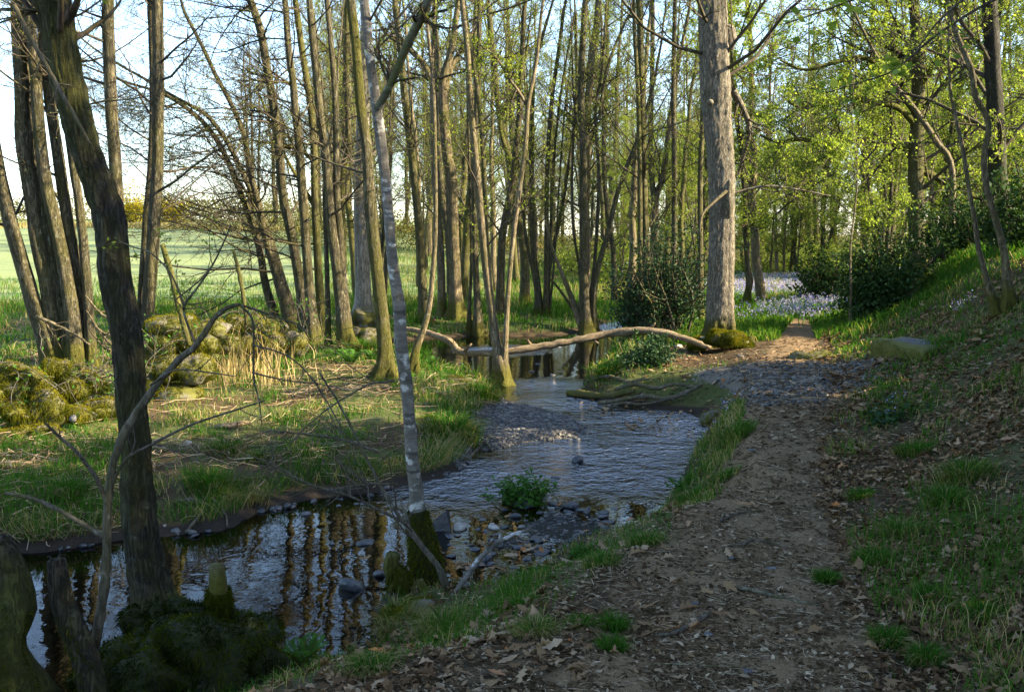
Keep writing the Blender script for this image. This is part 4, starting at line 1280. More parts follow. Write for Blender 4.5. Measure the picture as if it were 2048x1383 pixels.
for i, (px, y, r, lab) in enumerate([(265, 112, (3.0, 2.2, 2.9), 'blazing yellow gorse bush at the far field edge between the trunks'),
                                     (335, 116, (2.8, 2.2, 2.4), 'second yellow gorse bush beside the pair of upright trunks')]):
    bush('gorse_bush', lab, 'bush', ((px - 1024) / F * y, y), r, 4200, .22, 'gorse', 201 + i, 'gorse on the field edge')
hb = MB(); rh = np.random.default_rng(12)
for k in range(110):
    y = rh.uniform(120, 150); px = rh.uniform(-250, 700); x = (px - 1024) / F * y; z0 = tz(x, y)
    n = 230
    C = np.array([x, y, z0 + rh.uniform(.6, 2.2)]) + rh.normal(size=(n, 3)) * np.array([1.8, 1.2, 1.0]); C[:, 2] = np.maximum(C[:, 2], z0)
    hb.leaves(C, .30, 0, rh.beta(2, 2, n), rng=rh)
tag(hb.build('hedgerow', M['hedge']), 'tawny hedgerow along the top of the field', 'hedge', kind='stuff')
fs_ = MB()
xs = np.linspace(-90, 10, 60); yy = 96 + 4 * np.sin(xs * .1)
n = 16000
k = rh.uniform(-90, 5, n); C = np.stack([k, 96 + 5 * np.sin(k * .1) + rh.normal(0, 1.6, n), np.zeros(n)], -1); C[:, 2] = terrain(C[:, 0], C[:, 1])
fs_.blades(C, rh.uniform(.3, .8, n), .09, .5, 0, rh.uniform(.78, 1, n), rng=rh)
tag(fs_.build('dry_grass', M['grass']), 'band of pale dry grass across the field', 'grass', kind='stuff')

# hollies and evergreen bushes
bush('holly_bush', 'glossy holly bush growing against the left side of the big oak', 'bush', (at(1345, 600, 16.6)[0], 16.6), (.75, .65, 1.25), 7500, .055, 'holly', 211, nst=16)
bush('holly_bush', 'spreading holly reaching left over the stream from the big oak', 'bush', (at(1275, 640, 16.9)[0], 16.9), (.45, .5, .95), 3600, .055, 'holly', 212, nst=10)
bush('holly_bush', 'low holly under the arching bare log', 'bush', (at(1305, 700, 13.6)[0], 13.6), (.55, .5, .30), 3000, .05, 'holly', 213, nst=9)
bush('rhododendron', 'big dark evergreen bush on the slope right of the path', 'bush', (at(1765, 600, 16.3)[0], 16.3), (.95, .9, .85), 9000, .07, 'yew', 214, nst=18, lobes=12)
bush('rhododendron', 'dark evergreen thicket under the gnarled oak at the top of the bank', 'bush', (at(1930, 480, 19)[0], 19), (1.2, .9, .85), 7000, .08, 'yew', 215, nst=18, lobes=12)
bush('rhododendron', 'dark bush between the thicket and the far right trunk', 'bush', (at(2040, 470, 15.5)[0], 15.5), (.7, .7, .9), 4500, .08, 'yew', 216, nst=12)
bush('holly_bush', 'small bright-edged evergreen behind the white-stemmed sapling', 'bush', (at(1660, 560, 24)[0], 24), (1.2, .9, .9), 4000, .09, 'yew', 217)
for i, (px, y, r) in enumerate([(1520, 47, 1.6), (1600, 49, 1.3), (1700, 40, 1.7), (1790, 34, 1.5), (1880, 33, 1.6), (1650, 52, 1.4), (1215, 40, 1.5), (1260, 37, 1.3), (1130, 46, 1.4)]):
    bush('hazel_bush', 'rounded lime-green bush at the foot of the sunlit wood', 'bush', ((px - 1024) / F * y, y), (r * 1.2, r, r * .8), 2600, .10, 'lime', 220 + i, 'lime-green bushes at the foot of the sunlit wood')

# trees on the slope just outside the picture: they throw the shade on the near ground
for i, (x, y, h) in enumerate([(7.4, 8.0, 4.2), (7.0, 5.0, 6.6), (6.4, 2.6, 7.6), (8.8, 3.6, 8.0), (7.0, .2, 5.0), (9.2, 6.6, 5.0), (8.0, -2.6, 5.5), (8.2, 10.6, 3.6)]):
    bush('yew_tree', 'dark yew on the slope right of the path', 'tree', (x, y), (1.6, 1.6, h * .55), 12000, .15, 'yew', 240 + i, 'yews on the slope right of the path', nst=8, lobes=16)

# ------------------------------------------------------------------ the bare log across the stream and driftwood
def pole(name, label, cat, pts, D, mat='log', seed=1, group=None, sides=12, lump=.12, part='wood', n=40, twigs=0, tl=.4, drop=None, moss=0.0, Ds=None, leaf=0):
    rng = np.random.default_rng(seed)
    a = np.array(pts, float)
    Dv = np.full(len(a), D) if Ds is None else np.asarray(Ds, float)
    W = at(a[:, 0], a[:, 1], Dv)
    P = catmull(W, n); P[1:-1] += rng.normal(0, .0016, (n - 2, 3)) * D / 6
    R = np.interp(np.linspace(0, 1, n), np.linspace(0, 1, len(a)), a[:, 2] * Dv / F / 2)
    R = R * (1 + .16 * (rng.random(n) > .86) + .06 * rng.normal(size=n))
    root = empty(name, P[0], label, cat, group)
    mb = MB(); mb.tubes(P, R, sides, 0, moss, lump, seed, cap=True)
    mb.build(part, M[mat], root, origin=P[0])
    if twigs:
        tw = MB()
        a2 = children(P[None], R[None], twigs, rng, .12, 42, tl, .55, .002)
        P2, R2 = grow(*a2[:3], a2[3], 8, .12, .05, rng, .3)
        tw.tubes(P2, R2, 4, 0, 0.0)
        a3 = children(P2, R2, 5, rng, .15, 42, .45, .55, .0013)
        P3, R3 = grow(*a3[:3], a3[3], 5, .13, 0, rng, .4)
        tw.tubes(P3, R3, 3, 0, 0.0)
        a4 = children(P3, R3, 2, rng, .15, 40, .45, .6, .001)
        P4, R4 = grow(*a4[:3], a4[3], 4, .13, 0, rng, .5)
        tw.tubes(P4, R4, 3, 0, 0.0)
        mats = [M[mat]]
        if leaf:
            C = leaf_points(P4, leaf, rng, .5, .01); tw.leaves(C, .022, 1, rng.beta(2, 2, len(C)), rng=rng); mats.append(M['bud'])
        tw.build('twigs', mats, root, origin=P[0])
    return root


pole('fallen_log', 'long bare log arching across the stream to the foot of the big oak', 'log',
     [(800, 655, 9), (840, 662, 11), (876, 672, 13), (902, 684, 13), (918, 702, 14), (945, 706, 12), (1000, 704, 14), (1060, 696, 15), (1110, 688, 14), (1160, 679, 14), (1220, 667, 15), (1280, 661, 15), (1335, 667, 14), (1385, 682, 12), (1422, 696, 8)],
     14.35, 'log', 301, n=70, sides=14, Ds=[15.2, 15, 14.8, 14.6, 14.5, 14.4, 14.3, 14.3, 14.3, 14.3, 14.3, 14.2, 14.1, 14.0, 13.9])
lg = bpy.data.objects['fallen_log']; lo0 = np.array(lg.location); rl = np.random.default_rng(8)
for px, py, dx, dz in ((930, 702, .1, .12), (1062, 692, -.05, .10), (1180, 672, .12, -.10), (1300, 660, .06, .11), (905, 684, -.08, .06)):
    p = at(px, py, 14.35); sm = MB()
    sm.tubes(np.array([p, p + np.array([dx * .5, -.05, dz * .6]), p + np.array([dx, -.09, dz])]), np.array([.03, .02, .012]), 7, 0, 0.0, .15, 3, cap=True)
    sm.build('broken_stub', M['log'], lg, origin=lo0)
E2 = [('log', 'mossy blunt driftwood log jutting into the stream from the right bank', [(1135, 786, 10), (1160, 787, 15), (1190, 790, 14), (1230, 789, 13), (1270, 780, 8)], 'dead', .35),
      ('log', 'long crooked driftwood branch lying on the bank above the blunt log', [(1195, 806, 8), (1240, 800, 9), (1290, 792, 10), (1335, 797, 10), (1375, 783, 9), (1405, 768, 5)], 'dead', .05),
      ('branch', 'bent driftwood root beside the crooked branch', [(1230, 778, 7), (1270, 768, 9), (1310, 776, 9), (1350, 768, 7), (1390, 774, 5)], 'dead', .0),
      ('branch', 'thin dark driftwood stick at the water line behind the blunt log', [(1175, 762, 5), (1215, 752, 7), (1255, 762, 6), (1300, 757, 4)], 'dead', .1),
      ('root', 'gnarled exposed root on the gravel edge below the crooked branch', [(1205, 812, 5), (1250, 806, 6), (1285, 808, 5), (1330, 800, 4)], 'dead', .0)]
for i, (c, lab, pts, m_, mo) in enumerate(E2):
    D0 = ground_hit(pts[0][0], pts[0][1])[1]; D1 = ground_hit(pts[-1][0], pts[-1][1])[1]
    pole('driftwood', lab, c, pts, D0, m_, 310 + i, Ds=np.linspace(D0, D1, len(pts)) - .22, moss=mo, lump=.2)
rb = MB()


def lying(name, label, cat, px, seed, m_='dead', group=None, mo=0.0, tw=0, lift=.015, lump=.15):
    """a stick lying along the ground: every point is set on the ground under its picture point"""
    W = np.array([ground_hit(p[0], p[1]) for p in px]); w = np.array([p[2] for p in px])
    rng = np.random.default_rng(seed)
    P = catmull(W, 18); R = np.interp(np.linspace(0, 1, 18), np.linspace(0, 1, len(w)), w * W[:, 1] / F / 2)
    P[:, 2] = np.maximum(terrain(P[:, 0], P[:, 1]), ZW - .02) + R * .6 + lift * rng.uniform(.2, 1)
    root = empty(name, P[0], label, cat, group)
    mb = MB(); mb.tubes(P, R, 8, 0, mo, lump, seed, cap=True)
    mb.build('wood', M[m_], root, origin=P[0])
    return root


lying('fallen_stick', 'pale barkless stick on the grass left of the lichen trunk', 'stick', [(430, 858, 8), (460, 857, 13), (500, 850, 9)], 321, 'log')
lying('fallen_stick', 'short stout stick lying on the grass just right of the lichen trunk', 'stick', [(765, 779, 9), (800, 783, 9), (850, 789, 7), (890, 791, 4)], 322)
lying('fallen_stick', 'white curved stick on the grass before the gravel bar', 'stick', [(850, 812, 4), (865, 822, 6), (890, 832, 4)], 323, 'pale')
lying('fallen_stick', 'pale flat stick on the gravel bar edge', 'stick', [(905, 806, 4), (930, 815, 5), (950, 822, 4)], 324, 'pale')
lying('path_root', 'thick root crossing the path near the bottom of the picture', 'root', [(1308, 1275, 6), (1345, 1272, 8), (1390, 1252, 11), (1420, 1232, 9)], 325)
lying('path_root', 'long low root lying diagonally across the middle of the path', 'root', [(1450, 1176, 6), (1500, 1183, 9), (1550, 1198, 9), (1610, 1212, 7), (1640, 1212, 4)], 326)
lying('path_root', 'faint winding root on the path above the diagonal one', 'root', [(1455, 1098, 4), (1490, 1095, 6), (1505, 1085, 4), (1545, 1092, 5), (1578, 1100, 3)], 327)
lying('path_root', 'straight thin root across the path beside the fine grass edge', 'root', [(1436, 1050, 4), (1480, 1032, 5), (1530, 1026, 3)], 328)
lying('path_root', 'bleached root tip showing at the left edge of the path', 'root', [(1438, 1050, 6), (1446, 1035, 7), (1447, 1028, 4)], 329, 'pale')
lying('path_root', 'slim straight stick lying along the bottom of the path', 'stick', [(1300, 1335, 3), (1380, 1338, 4), (1480, 1342, 3)], 330, 'pale')
lying('bank_root', 'bare root curling down the far bank into the dark pool', 'root', [(350, 1010, 6), (385, 1005, 10), (410, 1018, 9), (392, 1045, 8), (372, 1068, 6)], 331)
lying('bank_root', 'branching root under the overhanging grass of the far bank', 'root', [(390, 1008, 6), (425, 1005, 6), (450, 1030, 5), (455, 1058, 3)], 332)
lying('bank_root', 'root tangle below the undercut bank beside the gravel bar', 'root', [(930, 925, 7), (950, 905, 7), (965, 890, 6), (985, 902, 5)], 333)
lying('fallen_branch', 'pale forked branch on the mud at the left edge', 'branch', [(28, 1072, 7), (55, 1045, 9), (45, 1010, 8), (80, 975, 9), (102, 950, 7)], 334, 'greytwig')

# grey bent sapling in the near left
Dg = 4.45
pole('bent_sapling', 'smooth grey sapling arching up to the right across the thick dark trunk', 'sapling',
     [(190, 1290, 19), (203, 1210, 20), (213, 1130, 19), (214, 1050, 18), (220, 960, 17), (236, 895, 16), (270, 830, 15), (310, 775, 14), (355, 722, 13), (393, 690, 12), (425, 640, 11), (455, 615, 9), (480, 609, 7)],
     Dg, 'greytwig', 341, sides=14, lump=.04, n=50)
root = bpy.data.objects['bent_sapling']
og = np.array(root.location)
tb = MB(); rs = np.random.default_rng(342)
side_tw = [([(480, 609, 6), (505, 640, 5), (507, 700, 4), (508, 760, 4), (518, 800, 3), (524, 850, 2)], 4),
           ([(480, 609, 5), (520, 622, 4), (570, 640, 3), (600, 650, 3), (620, 680, 2)], 5),
           ([(506, 690, 4), (560, 705, 3), (600, 730, 3), (640, 780, 3), (680, 850, 2.5), (720, 930, 2)], 4),
           ([(504, 745, 4), (570, 760, 3), (640, 768, 3), (700, 782, 2)], 4),
           ([(393, 690, 6), (372, 640, 5), (369, 610, 5), (395, 575, 4.5), (425, 530, 4), (445, 490, 3.5), (462, 450, 3)], 6),
           ([(369, 610, 4), (340, 545, 3.5), (300, 505, 3), (270, 495, 3), (238, 482, 2.5)], 3),
           ([(212, 1075, 11), (170, 1050, 10), (110, 1015, 9), (60, 995, 8), (10, 985, 7)], 0),
           ([(211, 1000, 10), (195, 960, 9), (178, 935, 9), (150, 900, 7), (115, 870, 6), (90, 845, 5)], 1),
           ([(216, 985, 8), (250, 920, 6), (300, 890, 6), (380, 850, 5), (470, 820, 4), (530, 800, 3)], 3),
           ([(425, 530, 4), (400, 560, 3), (350, 600, 3)], 2), ([(300, 770, 5), (350, 740, 3), (420, 745, 3), (470, 752, 2)], 3)]
for pts, nt in side_tw:
    a = np.array(pts, float); P = catmull(at(a[:, 0], a[:, 1], Dg + np.linspace(0, rs.uniform(-.3, .3), len(a))), 20)
    R = np.interp(np.linspace(0, 1, 20), np.linspace(0, 1, len(a)), a[:, 2] * Dg / F / 2)
    tb.tubes(P, R, 7, 0, 0.0, .04)
    if nt:
        a2 = children(P[None], R[None], nt * 2, rs, .2, 50, .28, .55, .0016)
        P2, R2 = grow(*a2[:3], a2[3], 6, .16, 0, rs, .35); tb.tubes(P2, R2, 4, 0, 0.0)
        a3 = children(P2, R2, 2, rs, .3, 45, .45, .6, .0012)
        P3, R3 = grow(*a3[:3], a3[3], 5, .16, 0, rs, .4); tb.tubes(P3, R3, 3, 0, 0.0)
        if pts[0][1] < 700 and pts[-1][1] < 640:
            C = leaf_points(P3, 3, rs, .3, .012); tb.leaves(C, .022, 1, rs.beta(2, 2, len(C)), rng=rs)
tb.build('twigs', [M['greytwig'], M['bud']], root, origin=og)
pole('hanging_branch', 'straight grey broken branch slanting down across the top of the thick dark trunk', 'branch',
     [(28, 10, 9), (60, 75, 9), (100, 145, 9), (140, 215, 7), (182, 290, 4)], 4.2, 'greytwig', 343, sides=8, lump=.05, twigs=4, tl=.2)

pole('leaning_stick', 'slim grey stick leaning up to the left from the mossy foot of the lichen trunk', 'stick',
     [(893, 1172, 16), (878, 1135, 14), (850, 1100, 12), (822, 1062, 10), (790, 1020, 8), (750, 950, 6), (715, 880, 5), (680, 810, 4), (640, 745, 3)], 5.35, 'greytwig', 344, twigs=5, tl=.25, lump=.05)
pole('leaning_stick', 'pale lichened stick leaning out over the pebbly shallows', 'stick',
     [(872, 1236, 11), (905, 1192, 12), (935, 1150, 12), (960, 1115, 11), (1000, 1082, 9), (1040, 1063, 7), (1075, 1062, 5)], 5.3, 'birch', 345, twigs=5, tl=.16, lump=.06, Ds=[5.25, 5.3, 5.4, 5.5, 5.6, 5.7, 5.75])
for i, (lab, pts, D, tw) in enumerate([
        ('grey dead branch reaching left over the far bank from behind the lichen trunk', [(800, 1040, 7), (740, 1010, 6), (690, 988, 5), (640, 975, 4), (590, 955, 3), (520, 930, 2.5)], 6.4, 12),
        ('grey twiggy spray lying against the far bank above the dark pool', [(795, 967, 6), (730, 968, 5), (660, 978, 4.5), (600, 960, 4), (540, 925, 3), (480, 905, 2)], 7.0, 14),
        ('tangle of dead twigs on the grass of the far bank', [(760, 905, 6), (690, 880, 5), (610, 868, 4), (540, 862, 3), (470, 880, 2)], 8.2, 16),
        ('long thin twig bowing over the far bank from the golden mossy trunk', [(790, 762, 5), (740, 768, 4.5), (690, 795, 4), (640, 830, 3.5), (600, 865, 3), (570, 900, 2)], 7.6, 8)]):
    pole('dead_branch', lab, 'branch', pts, D, 'greytwig', 350 + i, twigs=tw, tl=.34, lump=.05, sides=6, n=26, group='dead twigs over the far bank')
pole('garden_stake', 'mossy pointed stake leaning left in front of the field', 'stake', [(378, 690, 11), (362, 625, 12), (342, 545, 12), (324, 488, 9)], 11.6, 'green', 360, moss=.3, n=20)
pole('garden_stake', 'slimmer mossy stake leaning beside the dry reeds', 'stake', [(494, 650, 9), (486, 590, 9), (476, 535, 8), (466, 500, 5)], 12.5, 'green', 361, moss=.3, n=20)
pole('white_stake', 'thin white marker cane standing before the mossy hump', 'stake', [(694, 668, 5), (693, 600, 5), (692, 548, 4)], 17.2, 'white', 362, n=10)
pole('dead_branch', 'straight dead stick lying across the foot of the fan of brown stems', 'branch', [(72, 632, 7), (110, 648, 6), (150, 668, 5), (180, 690, 4)], 13.2, 'pale', 363, n=14, twigs=3)
for i, (x0, y0, x1, y1) in enumerate([(170, 590, 222, 640), (178, 640, 225, 672), (172, 620, 226, 692), (180, 660, 222, 700)]):
    pole('dead_branch', 'dead side shoot sticking out behind the thick dark trunk', 'branch', [(x0, y0, 3), ((x0 + x1) / 2, (y0 + y1) / 2 + 6, 5), (x1, y1, 6)], 9.5, 'pale', 370 + i, n=12, twigs=2, group='dead shoots behind the thick dark trunk', sides=6)

# ------------------------------------------------------------------ mossy wall and rubble on the field bank
def rubble(name, label, specs, seed, hair, part='stone', cat='wall'):
    rng = np.random.default_rng(seed)
    c0 = ground_hit(specs[0][0], specs[0][1])
    root = empty(name, c0, label, cat)
    for i, (px, py, w, h, D) in enumerate(specs):
        D = D or c0[1]
        c = at(px, py, D); r = np.array([w * rng.uniform(.8, 1.25) * D / F / 2, w * D / F / 2 * rng.uniform(.8, 1.2), h * rng.uniform(.75, 1.1) * D / F / 2])
        mb = MB(); mb.blob((0, 0, 0), r, seed + i, 36, 24, .42, 0, .5, facet=i % 3 == 1, rot=rng.uniform(0, 3), freq=1.5)
        src = MB(); src.V = list(mb.V); src.Q = list(mb.Q)
        n = int(hair * 3.5 * w / 60)
        p, nn = surf_points(src, n, rng); nn = outward(p, nn, np.zeros(3))
        k = (p[:, 2] > -r[2] * .5) & (fbm(p * 4 + i, 5, 2) > .36)
        moss_hair(mb, p[k], nn[k], .045, rng, np.clip(fbm(p[k] * 7, 3, 2) * 1.2 - .05 + .25 * p[k][:, 2] / r[2], 0, 1), .9)  # top light painted into the moss tint: paler above, darker underneath
        o = mb.build(part, [M['moss_stone'], M['moss']], root, loc=tuple(c - c0))
    return root


rubble('mossy_wall', 'tumbled wall end thick with golden moss beside the pair of upright trunks',
       [(350, 790, 100, 60, 11.8), (335, 740, 90, 70, 11.9), (325, 690, 70, 60, 12.0), (345, 655, 80, 46, 12.1), (380, 690, 60, 60, 12.0), (395, 740, 70, 70, 11.9), (300, 780, 70, 60, 11.8), (310, 650, 50, 44, 12.1), (412, 690, 50, 50, 12.2), (375, 650, 56, 40, 12.4)], 401, 900)
rubble('mossy_wall', 'low ruined wall with dark gaps and moss at the left edge',
       [(40, 880, 90, 70, 9.5), (30, 820, 70, 60, 9.6), (60, 770, 90, 70, 9.8), (20, 750, 60, 60, 9.8), (110, 740, 60, 66, 10.0), (95, 820, 70, 70, 9.7), (90, 870, 60, 44, 9.5), (0, 900, 60, 70, 9.4), (20, 950, 50, 60, 9.0), (140, 780, 60, 60, 10.2), (180, 770, 70, 60, 10.6), (150, 830, 70, 40, 9.9), (200, 820, 60, 44, 10.2), (-40, 800, 90, 120, 9.6), (-30, 900, 80, 90, 9.4)], 421, 1000)
rubble('mossy_wall', 'long dark mossy wall line running behind the dry reeds',
       [(430, 660, 60, 44, 13.2), (470, 650, 60, 40, 13.6), (400, 665, 50, 40, 13.0), (510, 648, 60, 44, 14.2), (550, 650, 60, 46, 14.8), (450, 690, 60, 44, 13.2), (500, 690, 60, 50, 13.8), (545, 690, 60, 50, 14.4), (590, 690, 56, 50, 15.2)], 441, 900)
rubble('mossy_hump', 'mossy root hump below the broad white-barked trunk', [(730, 650, 70, 90, 20.5), (745, 690, 60, 70, 19.5), (715, 690, 60, 60, 19.8), (760, 660, 40, 60, 20.2)], 461, 1500, 'mound', 'hump')
rubble('mossy_log_heap', 'mossy rotten stump lump beside the stream stump', [(930, 765, 60, 30, None), (955, 772, 40, 26, None), (905, 762, 40, 24, None)], 471, 700, 'mound', 'stump')
rubble('mossy_root_plate', 'mossy tuft-topped clod overhanging the undercut bank', [(862, 860, 80, 46, None), (895, 880, 60, 60, None), (930, 870, 40, 40, None)], 476, 500, 'mound', 'bank clod')
rubble('moss_cushion', 'mossy swelling at the foot of the big oak', [(1405, 684, 40, 26, 14.6), (1425, 674, 44, 44, 14.45), (1450, 678, 50, 40, 14.35), (1474, 682, 36, 32, 14.5), (1440, 668, 40, 34, 14.55), (1490, 690, 34, 18, 14.4), (1392, 692, 34, 18, 14.5)], 481, 2600, 'mound', 'mound')
rubble('mossy_mound', 'small mossy mound under the leaning sticks at the near bank', [(840, 1225, 90, 56, 5.2), (880, 1215, 70, 44, 5.3), (800, 1235, 60, 44, 5.2)], 486, 3500, 'mound', 'mound')
rubble('mossy_boulder', 'boulder half clad in yellow moss at the fork of the path', [(1606, 716, 44, 32, None), (1640, 712, 70, 28, None)], 491, 300, 'stone', 'boulder')
rubble('mossy_boulder', 'mossy stone under the grass on the right stream edge', [(1425, 838, 40, 40, None), (1418, 862, 30, 26, None)], 495, 200, 'stone', 'boulder')
for i, (px, py, w, h, D, m_, lab) in enumerate([(145, 838, 22, 20, 9.4, 'grey_stone', 'small grey stone lying in front of the left ruined wall'),
                                              (377, 884, 28, 20, None, 'pale_stone', 'two-tone pale stone on the grass right of the thick dark trunk'),
                                              (366, 898, 16, 10, None, 'grey_stone', 'small flat grey stone just below the two-tone stone'),
                                              (1355, 690, 20, 14, None, 'pale_stone', 'pale lump of rock at the tip of the bare log'),
                                              (1480, 712, 18, 10, None, 'grey_stone', 'grey stone half sunk in the ground between log tip and boulder'),
                                              (1950, 668, 26, 14, None, 'pale_stone', 'pale stone on the bank behind the slate slab'),
                                              (1545, 1138, 32, 8, None, 'grey_stone', 'flat blue-grey stone set in the middle of the path'),
                                              (1392, 1208, 22, 8, None, 'grey_stone', 'flat grey stone at the left of the path near the thick root'),
                                              (1418, 1270, 22, 8, None, 'grey_stone', 'bluish pebble beside the thick root on the path'),
                                              (1495, 1344, 34, 10, None, 'grey_stone', 'flat stone at the very bottom of the path'),
                                              (1462, 1118, 20, 7, None, 'grey_stone', 'small flat stone on the path above the diagonal root'),
                                              (1505, 900, 20, 7, None, 'grey_stone', 'light stone at the grass edge where the path narrows')]):
    g = ground_hit(px, py + h * .3); D = D or g[1]
    c = at(px, py, D) if D != g[1] else g
    mb = MB(); mb.blob((0, 0, 0), (w * D / F / 2, w * D / F / 2 * .8, max(h * D / F / 2, .012)), 600 + i, 14, 9, .2, 0, .5, facet=True)
    o = mb.build('stone', M[m_]); o.location = tuple(c + [0, 0, .005]); tag(o, lab, 'stone')

def bramble(px, py, D, L, n, lab, seed):
    rng = np.random.default_rng(seed)
    g = at(px, py, D); root = empty('bramble', g, lab, 'bramble')
    d = rng.normal(size=(n, 3)); d[:, 2] = np.abs(d[:, 2]) * .8 + .3
    P, R = grow(rng.normal(size=(n, 3)) * L * [.5, .4, .1], d, rng.uniform(.5, 1.2, n) * L, np.full(n, .006), 9, .22, -1.1, rng, .4)
    b = MB(); b.tubes(P, R, 4, 0, .1)
    a2 = children(P, R, 5, rng, .2, 50, .35, .5, .002); P2, R2 = grow(*a2[:3], a2[3], 5, .2, -.2, rng, .4); b.tubes(P2, R2, 3, 0, .1)
    b.build('stems', M['greytwig'], root)
    C = leaf_points(P2, 1.6, rng, .2, .02); f = MB(); f.leaves(C, .045, 0, rng.beta(2, 2, len(C)), rng=rng); f.build('foliage', M['fern'], root)
bramble(110, 760, 9.9, .75, 30, 'bare bramble tangle sprawling over the left ruined wall', 71)
bramble(350, 690, 11.7, .5, 16, 'thin bramble trailing over the golden wall end', 72)
bramble(480, 660, 13.3, .8, 34, 'dark bramble heaped on the wall line behind the reeds', 73)
bramble(620, 690, 15.6, .7, 26, 'bramble at the feet of the dark curving trunk', 74)
bramble(210, 760, 10.4, .6, 20, 'dead tangle between the left ruined wall and the thick dark trunk', 75)

# slate slab bench on the right bank
g = ground_hit(1832, 712); Db = g[1]
corn = [(1748, 676), (1800, 672), (1908, 684), (1856, 699)]
top_z = g[2] + .11
Ct = np.array([on_level(float(px), float(py), top_z) for px, py in corn])
ctr = Ct.mean(0)
sl = empty('slab_bench', (ctr[0], ctr[1], g[2] - .02), 'low mossy slate slab lying like a seat on the right bank', 'stone slab')
so = np.array(sl.location)
def slab(mb, Cn, z0, z1, seed, n=14, rough=.012):
    """rough-edged slab over the four corners Cn"""
    u = np.linspace(0, 1, n)
    pts = np.array([[(Cn[0] * (1 - a) + Cn[1] * a) * (1 - b) + (Cn[3] * (1 - a) + Cn[2] * a) * b for a in u] for b in u])
    pts[..., :2] += (np.stack([n2(pts[..., 0], pts[..., 1], 6, seed), n2(pts[..., 0], pts[..., 1], 6, seed + 1)], -1) - .5) * rough * 4
    zt = z1 + (n2(pts[..., 0], pts[..., 1], 5, seed + 2) - .5) * rough * 2
    e = np.minimum(np.minimum(u, 1 - u)[:, None], np.minimum(u, 1 - u)[None, :])
    zt = zt - .025 * (e < .02)
    tp = pts.copy(); tp[..., 2] = zt
    idx = np.arange(n * n).reshape(n, n)
    V = [tp.reshape(-1, 3)]; Q = [np.stack([idx[:-1, :-1], idx[:-1, 1:], idx[1:, 1:], idx[1:, :-1]], -1).reshape(-1, 4)]
    ring = np.concatenate([idx[0, :-1], idx[:-1, -1], idx[-1, :0:-1], idx[:0:-1, 0]])
    base = n * n; m_ = 4; prev = ring
    cxy = pts.reshape(-1, 3).mean(0)
    for k in range(1, m_ + 1):
        f = k / m_
        rp = tp.reshape(-1, 3)[ring].copy(); rp[:, 2] = zt.reshape(-1)[ring] * (1 - f) + z0 * f
        out = rp[:, :2] - cxy[:2]; out /= np.linalg.norm(out, axis=1, keepdims=True)
        rp[:, :2] += out * (.014 * (k < m_) + .02 * (fbm(rp * 9, seed + k, 2)[:, None] - .5))
        V.append(rp); cur = base + np.arange(len(ring)); base += len(ring)
        Q.append(np.stack([prev, cur, np.roll(cur, -1), np.roll(prev, -1)], -1)); prev = cur
    mb.add(np.vstack(V), np.vstack(Q))
mb = MB(); slab(mb, Ct, g[2] - .10, top_z, 3, 20, .024)
sb = MB(); sb.V = list(mb.V); sb.Q = list(mb.Q)
p, nn = surf_points(sb, 9000, rg); nn = outward(p, nn, ctr - [0, 0, .1])
d_e = np.abs((p - ctr)[:, :2] @ np.array([1, 0])) / .45
k = (nn[:, 2] < .5) | (d_e + .5 * (fbm(p * 5, 9, 2) - .5) > .62)
moss_hair(mb, p[k], nn[k], .022, rg, np.clip(fbm(p[k] * 8, 3, 2) + .1, 0, 1), .6)
mb.build('slab', [M['bench_stone'], M['moss']], sl, origin=so)
Ci = ctr + (Ct - ctr) * np.array([.52, .70, 1]); mb = MB(); slab(mb, Ci, top_z - .03, top_z + .012, 8, 10, .006)
mb.build('slate_top', M['bench_top'], sl, origin=so)

# ------------------------------------------------------------------ stones in the stream and the shingle bar
def stream_stone(px, py, w, h, m_, lab, seed, facet=True, group=None, lift=.25):
    c = on_level(float(px), float(py), ZW); D = c[1]
    r = np.array([w * D / F / 2, w * D / F / 2 * .75, h * D / F / 2])
    mb = MB(); mb.blob((0, 0, 0), r, seed, 16, 11, .22, 0, .5, facet=facet, rot=seed * 1.3)
    o = mb.build('stone', M[m_]); o.location = (c[0], c[1], ZW + r[2] * lift); tag(o, lab, 'stone', group)
    return o


def wedge(px, py, w, h, lab):
    c = on_level(float(px), float(py), ZW); s = c[1] / F
    V = np.array([(-.55 * w, 0, -.1), (.5 * w, -.1 * w, -.1), (.45 * w, .35 * w, -.1), (-.4 * w, .4 * w, -.1), (.28 * w, .0, h), (.36 * w, .25 * w, h * .9), (-.1 * w, .1 * w, h * .55)]) * s
    V[:4, 2] = -.1
    me = MB(); me.add(V, None, [(0, 1, 6), (1, 4, 6), (1, 2, 5), (1, 5, 4), (2, 3, 5), (3, 6, 5), (6, 4, 5), (3, 0, 6)])
    o = me.build('stone', M['wet_stone'], smooth=False); o.location = (c[0], c[1], ZW); tag(o, lab, 'stone')
wedge(876, 1062, 62, 44, 'pointed dark triangular rock just right of the lichen trunk')
stream_stone(919, 1056, 36, 18, 'pale_stone', 'smooth pale oval stone touching the triangular rock', 501, False)
stream_stone(985, 1054, 40, 14, 'pale_stone', 'flat cream stone in the riffle right of the oval one', 502)
stream_stone(1155, 924, 26, 20, 'wet_stone', 'lone dark round stone in mid-stream above the leafy water plant', 503, False, lift=.4)
stream_stone(1110, 955, 24, 8, 'wet_stone', 'low dark stone awash beside the leafy water plant', 504)
stream_stone(705, 1175, 58, 44, 'wet_stone', 'large slate block in the pool left of the cut mossy stub', 505)
stream_stone(760, 1150, 44, 24, 'wet_stone', 'slate slab wedged against the cut mossy stub', 506)
stream_stone(665, 1088, 14, 14, 'grey_stone', 'small pale stone poking from the dark pool', 507)
